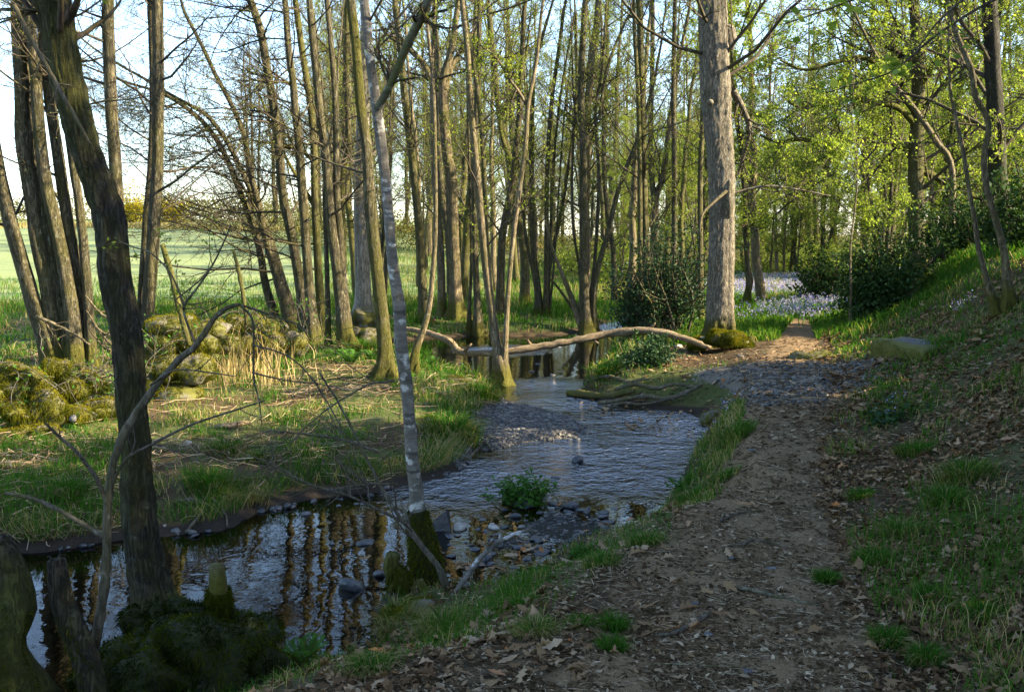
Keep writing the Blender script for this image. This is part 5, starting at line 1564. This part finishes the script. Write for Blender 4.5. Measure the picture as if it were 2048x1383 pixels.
stream_stone(735, 1085, 50, 12, 'wet_stone', 'flat black stone at the lip of the pool', 508)
stream_stone(1175, 1024, 26, 26, 'grey_stone', 'upright pale-edged slate in the pebbly shallows', 509)
stream_stone(1140, 1016, 44, 22, 'wet_stone', 'broad dark slate behind the upright pale-edged one', 510)
stream_stone(1208, 1034, 36, 14, 'grey_stone', 'flat grey stone right of the upright pale-edged slate', 511)
stream_stone(1030, 1033, 36, 12, 'wet_stone', 'dark flat stone under the leafy water plant', 512)
stream_stone(975, 1120, 26, 20, 'wet_stone', 'rounded dark stone among brown leaves in the shallows', 513, False)
stream_stone(932, 1176, 22, 22, 'wet_stone', 'blue-grey stone at the foot of the pale lichened stick', 514, False)
stream_stone(1470, 985 - 300, 20, 8, 'grey_stone', 'low stone on the bank by the oak foot', 515)
stream_stone(328, 1060, 22, 22, 'pale_stone', 'pale boulder at the water line under the far bank roots', 516, False)
stream_stone(352, 1066, 24, 18, 'grey_stone', 'grey boulder beside the pale one under the far bank roots', 517, False)
stream_stone(95, 1075, 54, 16, 'wet_stone', 'broad grey slab on the mud at the left edge', 518)
stream_stone(1145, 660, 26, 14, 'grey_stone', 'pale rock at the far bank water line left of the waterside trunk', 519)
stream_stone(612, 1028, 24, 10, 'grey_stone', 'smooth grey stone below the twiggy spray on the far bank', 520, False)
rk = np.random.default_rng(88)
gs = 'dark wet stones in the pebbly shallows'
for i in range(95):
    px = rk.uniform(890, 1310); py = rk.uniform(1005, 1150)
    c = on_level(px, py, ZW)
    if poly_sd(c[None, :2], SHO)[0] > .12: continue
    w = rk.uniform(10, 34) * (1 if rk.random() < .8 else 1.4)
    stream_stone(px, py, w, w * rk.uniform(.16, .36), ['wet_stone', 'wet_stone', 'wet_stone', 'wet_stone', 'grey_stone'][rk.integers(5)], 'dark wet stone among many in the pebbly shallows', 700 + i, rk.random() < .7, gs, .15)
gs2 = 'stones scattered in the stream bed'
for i in range(46):
    reg = [(1000, 1200, 690, 760), (850, 1000, 690, 745), (1090, 1200, 820, 880), (640, 800, 1000, 1060), (560, 700, 985, 1010), (760, 900, 1190, 1300), (1180, 1260, 650, 670)][i % 7]
    px = rk.uniform(reg[0], reg[1]); py = rk.uniform(reg[2], reg[3])
    w = rk.uniform(7, 20)
    stream_stone(px, py, w, w * rk.uniform(.3, .5), ['wet_stone', 'grey_stone'][rk.integers(2)], 'small stone among those scattered along the stream bed', 820 + i, True, gs2, .1)

gs3 = 'stones along the foot of the far bank'
for i in range(52):
    k = rk.integers(0, 9); f = rk.random()
    q = np.array(water_px[3 + k], float) * (1 - f) + np.array(water_px[4 + k], float) * f
    w = rk.uniform(9, 30)
    stream_stone(q[0] + rk.normal(0, 8), q[1] + rk.uniform(-8, 6), w, w * rk.uniform(.4, .8), ['wet_stone', 'grey_stone', 'wet_stone'][rk.integers(3)], 'stone at the water line among those lining the foot of the far bank', 1100 + i, True, gs3, .3)

# shingle as stuff
pm = MB()
P = rk.uniform([-1.4, 6.5], [3.2, 13.5], (70000, 2))
m_ = (poly_sd(P, BAR) < .12) | ((rk.random(len(P)) < .25) & (poly_sd(P, SHO) < .1))
P = P[m_][:14000]
Pg = rk.uniform([1.2, 8.5], [5.5, 14.5], (90000, 2)); Pg = Pg[(poly_sd(Pg + rk.normal(0, .12, Pg.shape), GRV) < .05) & (terrain(Pg[:, 0], Pg[:, 1]) > -.30)][:2600]
P = np.vstack([P, Pg])
zz = terrain(P[:, 0], P[:, 1])
k = zz > ZW - .05
P, zz = P[k], zz[k]
th = np.arange(6) * pi / 3
n = len(P)
r = rk.uniform(.007, .022, n) * rk.choice([.7, 1, 1, 1.8], n); rot = rk.uniform(0, 6.28, n)
ring = np.stack([np.cos(th[None] + rot[:, None]) * r[:, None] * rk.uniform(.7, 1.3, (n, 6)), np.sin(th[None] + rot[:, None]) * r[:, None] * rk.uniform(.5, 1.0, (n, 6)), np.zeros((n, 6))], -1)
cz = np.stack([P[:, 0], P[:, 1], zz], -1)[:, None]
lo = cz + ring * np.array([1, 1, 0]) - [0, 0, .01]; hi = cz + ring * .7 + np.array([0, 0, 1.]) * (r * .45)[:, None, None] + np.random.default_rng(1).normal(0, .002, (n, 6, 3))
tp = cz + np.array([0, 0, 1.]) * (r * .55)[:, None, None]
V = np.concatenate([lo, hi, tp], 1).reshape(-1, 3)
kk = np.arange(6); kn = (kk + 1) % 6; b = np.arange(n)[:, None, None] * 13
Q = (b + np.stack([kk, kn, 6 + kn, 6 + kk], -1)[None]).reshape(-1, 4); T = (b + np.stack([6 + kk, 6 + kn, np.full(6, 12)], -1)[None]).reshape(-1, 3)
pm.add(V, Q, T, 0, np.repeat(rk.uniform(0, 1, n), 13))
m = NT('shingle'); t = m.attr('tint'); c = m.ramp(t, [(0, (.012, .013, .014)), (.6, (.046, .044, .041)), (.9, (.10, .094, .085)), (1, (.15, .145, .13))]); m.principled(c, .55, None, .45)
M['shingle'] = m.m
tag(pm.build('gravel', M['shingle'], smooth=False), 'grey shingle of the stream bar and the stony patch on the path', 'gravel', kind='stuff')

# ------------------------------------------------------------------ grass, leaf litter, flowers
rw = np.random.default_rng(303)


def strew(n, y0, y1, xl=-.62, xr=.60, power=1.0):
    y = np.exp(rw.uniform(np.log(y0), np.log(y1), n)) if power == 1 else y0 + (y1 - y0) * rw.uniform(size=n) ** power
    x = y * rw.uniform(xl, xr, n)
    return x, y


gb = MB()
x, y = strew(330000, 2.7, 30)
z, d, fs, bar, sh = terrain(x, y, True)
s = path_s(x, y); hw_ = np.interp(y, PY, PHW)
cl = n2(x, y, 1.7, 71); fine = n2(x, y, 6, 72)
pl = np.where(fs, .18 + .82 * sst(.42, .60, cl), 0)
pl = np.where(fs & (d < .5), np.maximum(pl, .75), pl)
pr = np.where(~fs & (s < -hw_ * .75) & (d > .0), sst(1.25, .35, d) * (.35 + .65 * sst(.38, .55, cl)), 0)
pb = np.where(~fs & (s > hw_ * 1.05), .30 * sst(.54, .66, cl) + .03, 0)
pb = np.where(~fs & (y > 7.5) & (s > hw_ * 1.6), np.maximum(pb, .85 * sst(8.0, 11, y + 4 * (cl - .4))), pb)
pfar = np.where(~fs & (y > 15) & (s < -hw_), .9, 0)
prob = np.maximum.reduce([pl, pr, pb, pfar, np.where(fs & (y > 14) & (d < 1.5), .9, 0)]) * sst(.0, .08, d) * sst(.25, .5, fine + .12)
prob = prob * np.where(z < ZW + .05, 0, 1) * sst(-.25, .1, poly_sd(np.stack([x, y], -1), GRV) + .35 * (n2(x, y, 1.6, 77) - .5)) * (1 - .9 * sst(.45, .8, np.exp(-((x - 2.0) / 1.3) ** 2 - ((y - 12.4) / 1.0) ** 2)))
k = rw.random(len(x)) < prob
x, y, z, d, fs, cl = x[k], y[k], z[k], d[k], fs[k], cl[k]
n = len(x)
tall = .35 + 1.0 * sst(.45, .7, cl) + np.where(fs, .7, .1) * (d < .40) - .25 * (~fs)
H = (.045 + .085 * np.maximum(tall, .15)) * rw.uniform(.5, 1.4, n) * np.where(y > 14, 1.4, 1)
dry = n2(x, y, 1.1, 74)
tint = np.clip(rw.normal(.30, .14, n) + np.where(rw.random(n) < .10 + .45 * sst(.5, .66, dry), .50, 0), 0, 1)
gb.blades(np.stack([x, y, z - .005], -1), H, .0035 * np.clip(y / 4.5, 1, 5), rw.uniform(.2, 1.0, n), 0, tint, rng=rw)
xh, yh = strew(60000, 5.2, 16, -.62, .12)
zh, dh, fh, _, _ = terrain(xh, yh, True)
kh = fh & (dh > .07) & (dh < .34) & (rw.random(len(xh)) < .25 + .75 * sst(.45, .6, n2(xh, yh, 1.3, 78))); xh, yh, zh, dh = xh[kh], yh[kh], zh[kh], dh[kh]
ge = np.stack([terrain(xh + .06, yh, True)[1] - dh, terrain(xh, yh + .06, True)[1] - dh], -1)
gb.blades(np.stack([xh, yh, zh + .02], -1), rw.uniform(.10, .30, len(xh)), .003 * np.clip(yh / 5, 1, 3), rw.uniform(.9, 1.7, len(xh)), 0, np.where(rw.random(len(xh)) < .6, rw.uniform(.7, 1, len(xh)), rw.uniform(.1, .5, len(xh))), rng=rw, leandir=np.arctan2(-ge[:, 1], -ge[:, 0]) + rw.normal(0, .4, len(xh)))
tag(gb.build('grass', M['grass']), 'rough grass along both banks of the stream', 'grass', kind='stuff')

# meadow grass far left and glade
fg = MB()
x, y = strew(60000, 24, 60, -.62, .45)
fs = far_side(np.stack([x, y], -1)); px = px_of(x, y)
k = fs & (px > -300) & ((y < 38) | (px > 640)); x, y = x[k], y[k]
z = terrain(x, y); n = len(x); cl = n2(x, y, .5, 75)
strawy = sst(.45, .6, cl) * np.where(px_of(x, y) > 800, .8, .5)
fg.blades(np.stack([x, y, z], -1), rw.uniform(.12, .42, n) * np.where(px_of(x, y) < 640, .6, 1) * (1 + .6 * strawy), .016, rw.uniform(.2, .8, n), 0, np.clip(rw.normal(.42, .12, n) + strawy * .45 * (rw.random(n) < .8), 0, 1), rng=rw)
tag(fg.build('meadow_grass', M['grass']), 'taller straw and green grass under the wood across the stream', 'grass', kind='stuff')
fg = MB()
x, y = strew(90000, 15, 60, .16, .62)
fs = far_side(np.stack([x, y], -1)); s = path_s(x, y)
k = (~fs | (y > 24)) & (np.abs(s) > np.interp(y, PY, PHW)); x, y = x[k], y[k]
z = terrain(x, y); n = len(x)
fg.blades(np.stack([x, y, z], -1), rw.uniform(.08, .26, n), .014, rw.uniform(.2, .9, n), 0, np.clip(rw.normal(.45, .15, n), 0, .75), rng=rw)
tag(fg.build('glade_grass', M['grass']), 'short sunlit grass of the glade beside the oak', 'grass', kind='stuff')

# bluebells: carpet in the glade and drifts on the bank
bb = MB()
xs_ = []; ys_ = []
def drift(px, py, rx, ry, n, D=None):
    g = ground_hit(px, py) if D is None else np.array([(px - 1024) / F * D, D, 0])
    xs_.append(g[0] + rw.normal(0, rx, n)); ys_.append(g[1] + rw.normal(0, ry, n))
for px in range(1480, 1670, 16): drift(px, 0, 1.1, 1.8, 380, 34 + (px - 1480) * .02)
for px in range(1500, 1660, 30): drift(px, 0, 1.2, 1.2, 120, 42)
for px, py, rx, ry, n in ((1635, 615, .8, 1.2, 500), (1600, 632, .6, .8, 260), (1560, 640, .7, .9, 160), (1820, 545, .35, .35, 220), (1900, 507, .5, .5, 420), (1925, 497, .5, .4, 420), (1870, 520, .5, .5, 220), (1915, 635, .1, .1, 16), (1450, 835, .08, .08, 10), (1450, 855, .05, .05, 6), (1778, 848, .06, .06, 9)):
    drift(px, py, rx, ry, n)
x = np.concatenate(xs_); y = np.concatenate(ys_); z = terrain(x, y); n = len(x)
h = rw.uniform(.12, .26, n)
bb.blades(np.stack([x, y, z], -1), h * 1.05, .012 * np.clip(y / 12, .5, 2.2), .4, 0, rw.uniform(.3, .55, n), rng=rw)
C = np.repeat(np.stack([x, y, z], -1), 4, 0) + np.stack([rw.normal(0, .02, 4 * n), rw.normal(0, .02, 4 * n), np.repeat(h, 4) * rw.uniform(.75, 1.1, 4 * n)], -1)
bb.leaves(C, .03 * np.clip(np.repeat(y, 4) / 16, .6, 1.8), 1, rw.uniform(0, 1, 4 * n), rng=rw)
tag(bb.build('bluebells', [M['grass'], M['bluebell']]), 'bluebells carpeting the glade and dotting the bank', 'bluebells', kind='stuff')

# dead leaves
lb = MB()
x, y = strew(100000, 2.6, 17, -.3, .60)
z, d, fs, bar, sh = terrain(x, y, True); s = path_s(x, y); hw_ = np.interp(y, PY, PHW)
cl = n2(x, y, 1.4, 81)
prob = np.where(~fs & (s > hw_ * .9), .25 + .75 * sst(.35, .55, cl), 0)
prob = np.maximum(prob, np.where(~fs & (s <= hw_ * .9) & (s > -hw_), .014, 0))
prob = np.maximum(prob, np.where(~fs & (s <= -hw_ * .9) & (d > .05), .22 * sst(.45, .6, cl), 0))
prob = np.where((y > 9) & (s > hw_), prob * .55, prob)
k = (rw.random(len(x)) < prob * .95) & (d > .05)
x, y, z = x[k], y[k], z[k]; n = len(x)
e = .05
N = np.stack([-(terrain(x + e, y) - z) / e, -(terrain(x, y + e) - z) / e, np.zeros(n)], -1)
lb.litter(np.stack([x, y, z + rw.uniform(.004, .03, n)], -1), rw.uniform(.026, .072, n) * rw.choice([.7, 1, 1.25], n) * np.clip(y / 7, .85, 1.6), N, 0, rw.beta(1.4, 1.5, n), .42, rw)
# leaves caught in the shallows and on the near bank
for px, py, rx, ry, nn in ((1180, 1115, 90, 16, 46), (1050, 1130, 110, 22, 40), (1230, 1060, 50, 18, 18), (1010, 1030, 20, 6, 4), (1110, 1005, 30, 6, 8), (1320, 805, 60, 14, 60), (1240, 790, 50, 10, 30), (1420, 770, 60, 20, 40), (980, 1285, 90, 30, 60), (900, 1330, 90, 24, 90), (1370, 1210, 60, 40, 18)):
    q = np.stack([rw.normal(px, rx, nn), rw.normal(py, ry, nn)], -1)
    C = on_level(q[:, 0], q[:, 1], ZW); zz = np.maximum(terrain(C[:, 0], C[:, 1]), ZW); C[:, 2] = zz
    for _ in range(3):
        C2 = on_level(q[:, 0], q[:, 1], C[:, 2]); C2[:, 2] = np.maximum(terrain(C2[:, 0], C2[:, 1]), ZW); C = C2
    lb.litter(C + [0, 0, .012], .085, None, 0, rw.uniform(.55, 1, nn), .25, rw)
tag(lb.build('leaf_litter', M['litter']), 'brown dead leaves strewn over the right bank and path edges', 'dead leaves', kind='stuff')
bigl = MB()
g = ground_hit(985, 1278)
bigl.litter(np.array([[g[0] - .05, g[1], g[2] + .02]]), .19, None, 0, .99, .5, np.random.default_rng(4))
o = bigl.build('dead_leaf', M['litter']); tag(o, 'large curled orange leaf on the near bank beside the grass tuft', 'leaf')

cb = MB()
x, y = strew(130000, 2.6, 15, -.2, .58)
z, d, fs, bar, sh = terrain(x, y, True); s = path_s(x, y); hw_ = np.interp(y, PY, PHW)
k = ~fs & ((np.abs(s) < hw_ * 1.5) | (rw.random(len(x)) < .8)) & (d > .1) & (rw.random(len(x)) < .45 + .4 * n2(x, y, 2, 88)); x, y, z = x[k], y[k], z[k]; n = len(x)
cb.litter(np.stack([x, y, z + rw.uniform(.001, .008, n)], -1), rw.uniform(.012, .042, n) * np.clip(y / 6, .9, 1.7), None, 0, rw.beta(1.1, 1.7, n), .15, rw, lobed=False)
a = rw.uniform(0, 2 * pi, n // 5); kk = rw.integers(0, n, n // 5)
L = rw.uniform(.02, .12, n // 5)
d3 = np.stack([np.cos(a), np.sin(a), rw.normal(0, .06, n // 5)], -1) * L[:, None]
p0 = np.stack([x[kk], y[kk], z[kk] + .006], -1)
cb.tubes(np.stack([p0 - d3 * .5, p0 + rw.normal(0, .006, (n // 5, 3)) * [1, 1, .3], p0 + d3 * .5], 1), np.tile(np.array([.0014, .002, .001]), (n // 5, 1)) * np.clip(y[kk] / 5, .8, 2)[:, None], 3, 0, np.repeat(rw.uniform(.2, 1, n // 5)[:, None], 3, 1))
tag(cb.build('path_litter', M['chip']), 'bark chips, leaf scraps and bits of twig trodden into the path', 'litter', kind='stuff')
# dead twigs and straw over the far bank
tb = MB()
x, y = strew(9000, 5.5, 17, -.62, .0)
z, d, fs, bar, sh = terrain(x, y, True)
k = fs & (d > .05) & (rw.random(len(x)) < .15 + .8 * sst(.48, .6, n2(x, y, .9, 91))); x, y, z = x[k], y[k], z[k]; n = len(x)
a = rw.uniform(0, 2 * pi, n); L = rw.uniform(.08, .5, n) * np.clip(y / 9, .7, 1.4)
d3 = np.stack([np.cos(a), np.sin(a), rw.normal(0, .12, n)], -1) * L[:, None]
p0 = np.stack([x, y, z + rw.uniform(.01, .07, n)], -1)
tb.tubes(np.stack([p0 - d3 * .5, p0 - d3 * .15 + rw.normal(0, .02, (n, 3)), p0 + d3 * .2 + rw.normal(0, .02, (n, 3)), p0 + d3 * .5], 1), np.tile(np.array([.004, .004, .003, .0015]), (n, 1)) * rw.uniform(.4, 1.3, (n, 1)), 4, 0, rw.uniform(.3, 1, n))
tag(tb.build('twig_litter', M['chip']), 'dead twigs and straw scattered over the far bank', 'litter', kind='stuff')

# tussocks one can point to
def tussock(px, py, w, h, lab, seed, dryshare=.25, D=None, name='grass_tussock', cat='grass tuft', group=None, tintm=.25, droop=.7):
    rng = np.random.default_rng(seed)
    g = ground_hit(px, py) if D is None else at(px, py, D)
    D = g[1]; wr = w * (.74 if px > 1600 else 1) * D / F / 2; hr = h * (.8 if px > 1600 else 1) * D / F
    n = int(np.clip(1100 * (w / 100) ** 1.2, 350, 2000))
    mb = MB()
    q = rng.normal(size=(n, 2)) * wr * .36
    B = np.stack([q[:, 0], q[:, 1], terrain(g[0] + q[:, 0], g[1] + q[:, 1]) - g[2]], -1)
    isdry = rng.random(n) < dryshare
    ang = np.arctan2(q[:, 1], q[:, 0]) + rng.normal(0, .5, n)
    mb.blades(B, hr * .85 * rng.uniform(.35, 1.1, n), .0034 * max(1, D / 5), np.clip(rng.normal(droop, .25, n) + isdry * .3, .1, 1.5), 0,
              np.clip(np.where(isdry, rng.uniform(.72, .95, n), rng.normal(tintm, .12, n)), 0, 1), rng=rng, leandir=ang)
    o = mb.build(name, M['grass']); o.location = tuple(g - [0, 0, .01]); tag(o, lab, cat, group)
    return o


for i, a in enumerate([
        (420, 985, 110, 80, 'lush green tussock with a straw skirt overhanging the dark pool', .15),
        (490, 1000, 90, 46, 'straw-coloured tuft drooping over the water right of the lush green one', .85),
        (140, 995, 70, 70, 'dark green tuft left of the thick dark trunk on the far bank', .2),
        (455, 905, 90, 50, 'wide grass tuft behind the lush green tussock', .3),
        (530, 920, 80, 40, 'low tuft on the far bank above the twiggy spray', .35),
        (720, 945, 90, 50, 'grass tuft on the bank edge just left of the lichen trunk', .4),
        (905, 880, 110, 90, 'tall green tussock crowning the undercut bank by the gravel bar', .25),
        (970, 800, 70, 60, 'bright tuft at the upstream end of the gravel bar', .2),
        (1470, 875, 90, 46, 'thick green tussock where the stream bends against the path', .2),
        (1445, 960, 70, 36, 'upright tuft on the right stream edge below the bend', .25),
        (1380, 1000, 80, 32, 'spreading tuft on the right stream edge above the low weeds', .2),
        (1290, 1090, 80, 50, 'tuft of fine grass at the corner of the pebbly shallows', .3),
        (1200, 1130, 80, 46, 'mixed tuft at the water end of the near bank', .3),
        (1040, 1215, 80, 46, 'bright green tuft hanging over the little bay below the shallows', .15),
        (885, 1270, 110, 90, 'shaggy tussock under the mossy mound on the near bank', .45),
        (1070, 1270, 100, 60, 'yellowish spiky tuft beside the large orange leaf', .55),
        (790, 1250, 80, 80, 'long dry tussock trailing into the pool by the mossy mound', .7),
        (1228, 1260, 56, 60, 'isolated dark tuft at the left edge of the path', .05),
        (1225, 1300, 60, 50, 'lower half of the pair of dark tufts on the left edge of the path', .1),
        (1655, 1165, 70, 60, 'round dark tuft at the right edge of the path', .05),
        (1745, 1130, 100, 70, 'broad dark tuft up-slope of the round one', .15),
        (1800, 1075, 110, 80, 'tussock with silvery bent blades on the leafy bank', .35),
        (1890, 1015, 110, 90, 'dark tussock beneath the long straw-mixed grass on the bank', .15),
        (1930, 960, 150, 90, 'long straw-mixed grass clump at the right edge of the picture', .4),
        (1830, 910, 100, 60, 'tuft among the leaves right of the narrow path', .2),
        (1850, 1200, 80, 70, 'ragged tuft low on the leafy bank', .2),
        (1775, 1290, 90, 80, 'tuft among curled leaves near the bottom right', .15),
        (1960, 1240, 90, 70, 'spread tuft near the bottom right corner', .1),
        (1850, 1330, 80, 90, 'tallest tuft at the bottom edge of the leafy bank', .2),
        (1720, 1000, 70, 50, 'tuft at the right edge of the path opposite the low weeds', .2),
        (1160, 770 + 480, 70, 40, 'low tuft on the leafy near bank left of the path', .3),
        (740, 1340, 120, 60, 'wet grass clump at the bottom edge beside the fern', .4),
        (720, 700, 80, 40, 'grass clump below the mossy hump across the stream', .15),
        (1215, 745, 60, 36, 'tuft on the tip of the driftwood bank', .2)]):
    tussock(a[0], a[1], a[2], a[3], a[4], 900 + i, a[5])
# dry reeds
rr = MB(); g = ground_hit(510, 760); rn = np.random.default_rng(55)
n = 260
q = np.stack([rn.normal(0, .26, n) * rn.choice([.6, 1, 1.5], n), rn.normal(0, .35, n)], -1)
B = np.stack([q[:, 0], q[:, 1], terrain(g[0] + q[:, 0], g[1] + q[:, 1]) - g[2]], -1)
rr.blades(B, rn.uniform(.15, 1.0, n) ** 1.3, .008, rn.uniform(.03, .6, n), 0, rn.uniform(0, 1, n), rng=rn)
o = rr.build('dry_reeds', M['reed']); o.location = tuple(g); tag(o, 'stand of pale dry upright stalks in front of the dark mossy wall', 'reeds')
rr = MB(); g = ground_hit(420, 765)
n = 160; q = np.stack([rn.normal(0, .25, n), rn.normal(0, .2, n)], -1)
B = np.stack([q[:, 0], q[:, 1], terrain(g[0] + q[:, 0], g[1] + q[:, 1]) - g[2]], -1)
rr.blades(B, rn.uniform(.2, .6, n), .007, rn.uniform(.05, .5, n), 0, rn.uniform(0, 1, n), rng=rn)
o = rr.build('dry_reeds', M['reed']); o.location = tuple(g); tag(o, 'sparser short dry stalks between the golden wall end and the tall reeds', 'reeds')

# ferns
def fern(px, py, size, nf, lab, seed, D=None):
    rng = np.random.default_rng(seed)
    g = ground_hit(px, py) if D is None else at(px, py, D)
    root = empty('fern', g, lab, 'fern')
    L = size * g[1] / F
    for k in range(nf):
        a = 2 * pi * k / nf + rng.normal(0, .3); u = np.linspace(0, 1, 16)
        ln = L * rng.uniform(.7, 1.1)
        P = np.stack([np.cos(a) * ln * .55 * u ** 1.2, np.sin(a) * ln * .55 * u ** 1.2, ln * (u * 1.0 - .45 * u ** 2.6)], -1)
        mb = MB(); mb.tubes(P, .0035 * (1 - .8 * u) * g[1] / 5, 4, 0, .3)
        T = np.gradient(P, axis=0); T /= np.linalg.norm(T, axis=1, keepdims=True)
        S = np.cross(T, [0, 0, 1.]); S /= np.linalg.norm(S, axis=1, keepdims=True) + 1e-9
        for sgn in (-1, 1):
            uu = np.linspace(.12, .98, 24)
            pp = np.stack([np.interp(uu, u, P[:, j]) for j in range(3)], -1); ss = np.stack([np.interp(uu, u, S[:, j]) for j in range(3)], -1) * sgn; tt = np.stack([np.interp(uu, u, T[:, j]) for j in range(3)], -1)
            pl = ln * .20 * np.sin(np.clip(uu * 1.05, 0, 1) * pi) ** .7 + .005
            w = (tt * ln * .016)
            tip = pp + (ss + .35 * tt) * pl[:, None] - np.array([0, 0, 1.]) * (pl * .25)[:, None]
            mid = (pp + tip) / 2
            V = np.stack([pp - w * .5, mid - w * .9, tip, mid + w * .9], 1)
            mb.add(V.reshape(-1, 3), np.arange(len(uu) * 4).reshape(-1, 4), None, 0, np.repeat(rng.uniform(.3, 1, len(uu)), 4))
        mb.build('frond', M['fern'], root)
fern(605, 1335, 110, 8, 'bright green fern at the water edge right of the moss mound', 61, 4.65)
fern(700, 735, 60, 8, 'pale green fern at the foot of the orange sunlit trunk', 62)
fern(745, 725, 46, 7, 'small fern beside the roots of the golden mossy trunk', 63)
fern(860, 735, 40, 6, 'little fern at the edge of the far inlet', 64)
fern(665, 725, 46, 7, 'fern in the shade left of the pale green one', 65)

# leafy water plant on its own islet
def herb(px, py, w, h, lab, seed, n=1100, D=None, name='water_plant', ls=.05, mat='fern'):
    rng = np.random.default_rng(seed)
    g = ground_hit(px, py) if D is None else at(px, py, D)
    D = g[1]; wr = w * D / F / 2; hr = h * D / F
    root = empty(name, g, lab, 'plant')
    m = 46
    d = rng.normal(size=(m, 3)) * np.array([.8, .8, .2]); d[:, 2] = np.abs(d[:, 2]) + .7
    P, R = grow(np.concatenate([rng.normal(size=(m, 2)) * wr * .42, np.zeros((m, 1)) - .03], 1), d, hr * rng.uniform(.5, 1.05, m) * (1 + .4 * (rng.random(m) < .2)), np.full(m, .004), 6, .12, -.1, rng, .5)
    st = MB(); st.tubes(P, R, 4, 0, .4); st.build('stems', M['fern'], root)
    C = leaf_points(P, n / m, rng, .35, wr * .10)
    lf = MB(); lf.litter(C, ls, None, 0, rng.beta(2, 2, len(C)), .3, rng)
    lf.build('leaves', M[mat], root)
herb(1052, 1003, 125, 72, 'bushy green water plant growing from a stone islet in mid-stream', 71, 700, ls=.055)
stream_stone(1050, 1008, 80, 18, 'wet_stone', 'dark stone islet under the bushy water plant', 530)
herb(1375, 975, 70, 36, 'low leafy weed at the right edge of the water', 72, 220)
herb(1175, 1110, 70, 34, 'small leafy weed at the corner of the leaf-strewn shallows', 73, 200)
herb(1770, 850, 90, 70, 'dark leafy sprig with a bluebell on the right bank', 74, 160, name='wild_plant', mat='holly', ls=.07)
herb(560, 700, 80, 40, 'patch of leafy weed between dry reeds and alder stools', 75, 220, name='wild_plant')

# leafy spray hanging into the top right, on a beech outside the frame
br = wild_tree('overhanging_beech', 'beech on the bank whose leafy boughs hang into the top right', None, 'leafy', 'pale', 9, .12, 131, .02, 'lime', 1, .1, .5)
br.location = (3.9, 5.2, tz(3.9, 5.2) - .05)
rb_ = np.random.default_rng(132)
lo_ = np.array(br.location)
lm = MB(); lf = MB()
for (x0, y0), pts in (((2050, -40), [(1950, 20), (1860, 80), (1790, 140), (1720, 165), (1640, 190)]), ((2050, -10), [(1960, -20), (1880, 40), (1840, 90), (1800, 120)]), ((1900, -60), [(1760, -20), (1680, 10), (1600, 38), (1560, 50)])):
    pp = [(2080, -150)] + [(x0, y0)] + pts
    a = np.array(pp, float); W = at(a[:, 0], a[:, 1], np.linspace(5.0, 4.6, len(a)))
    P = catmull(np.vstack([[3.92, 5.2, 4.2], W]), 24); R = np.linspace(.011, .002, 24)
    lm.tubes(P, R, 6, 0, 0.0)
    a2 = children(P[8:][None], R[8:][None], 9, rb_, .1, 50, .25, .5, .0018)
    P2, R2 = grow(*a2[:3], a2[3], 6, .12, -.1, rb_, .4); lm.tubes(P2, R2, 3, 0, 0.0)
    C = leaf_points(P2, 4.0, rb_, .2, .02)
    lf.leaves(C, .05, 0, rb_.beta(3, 2, len(C)), flat=.5, aspect=.7, rng=rb_)
lm.build('bough', M['twig'], br, origin=lo_)
lf.build('foliage', M['lime'], br, origin=lo_)
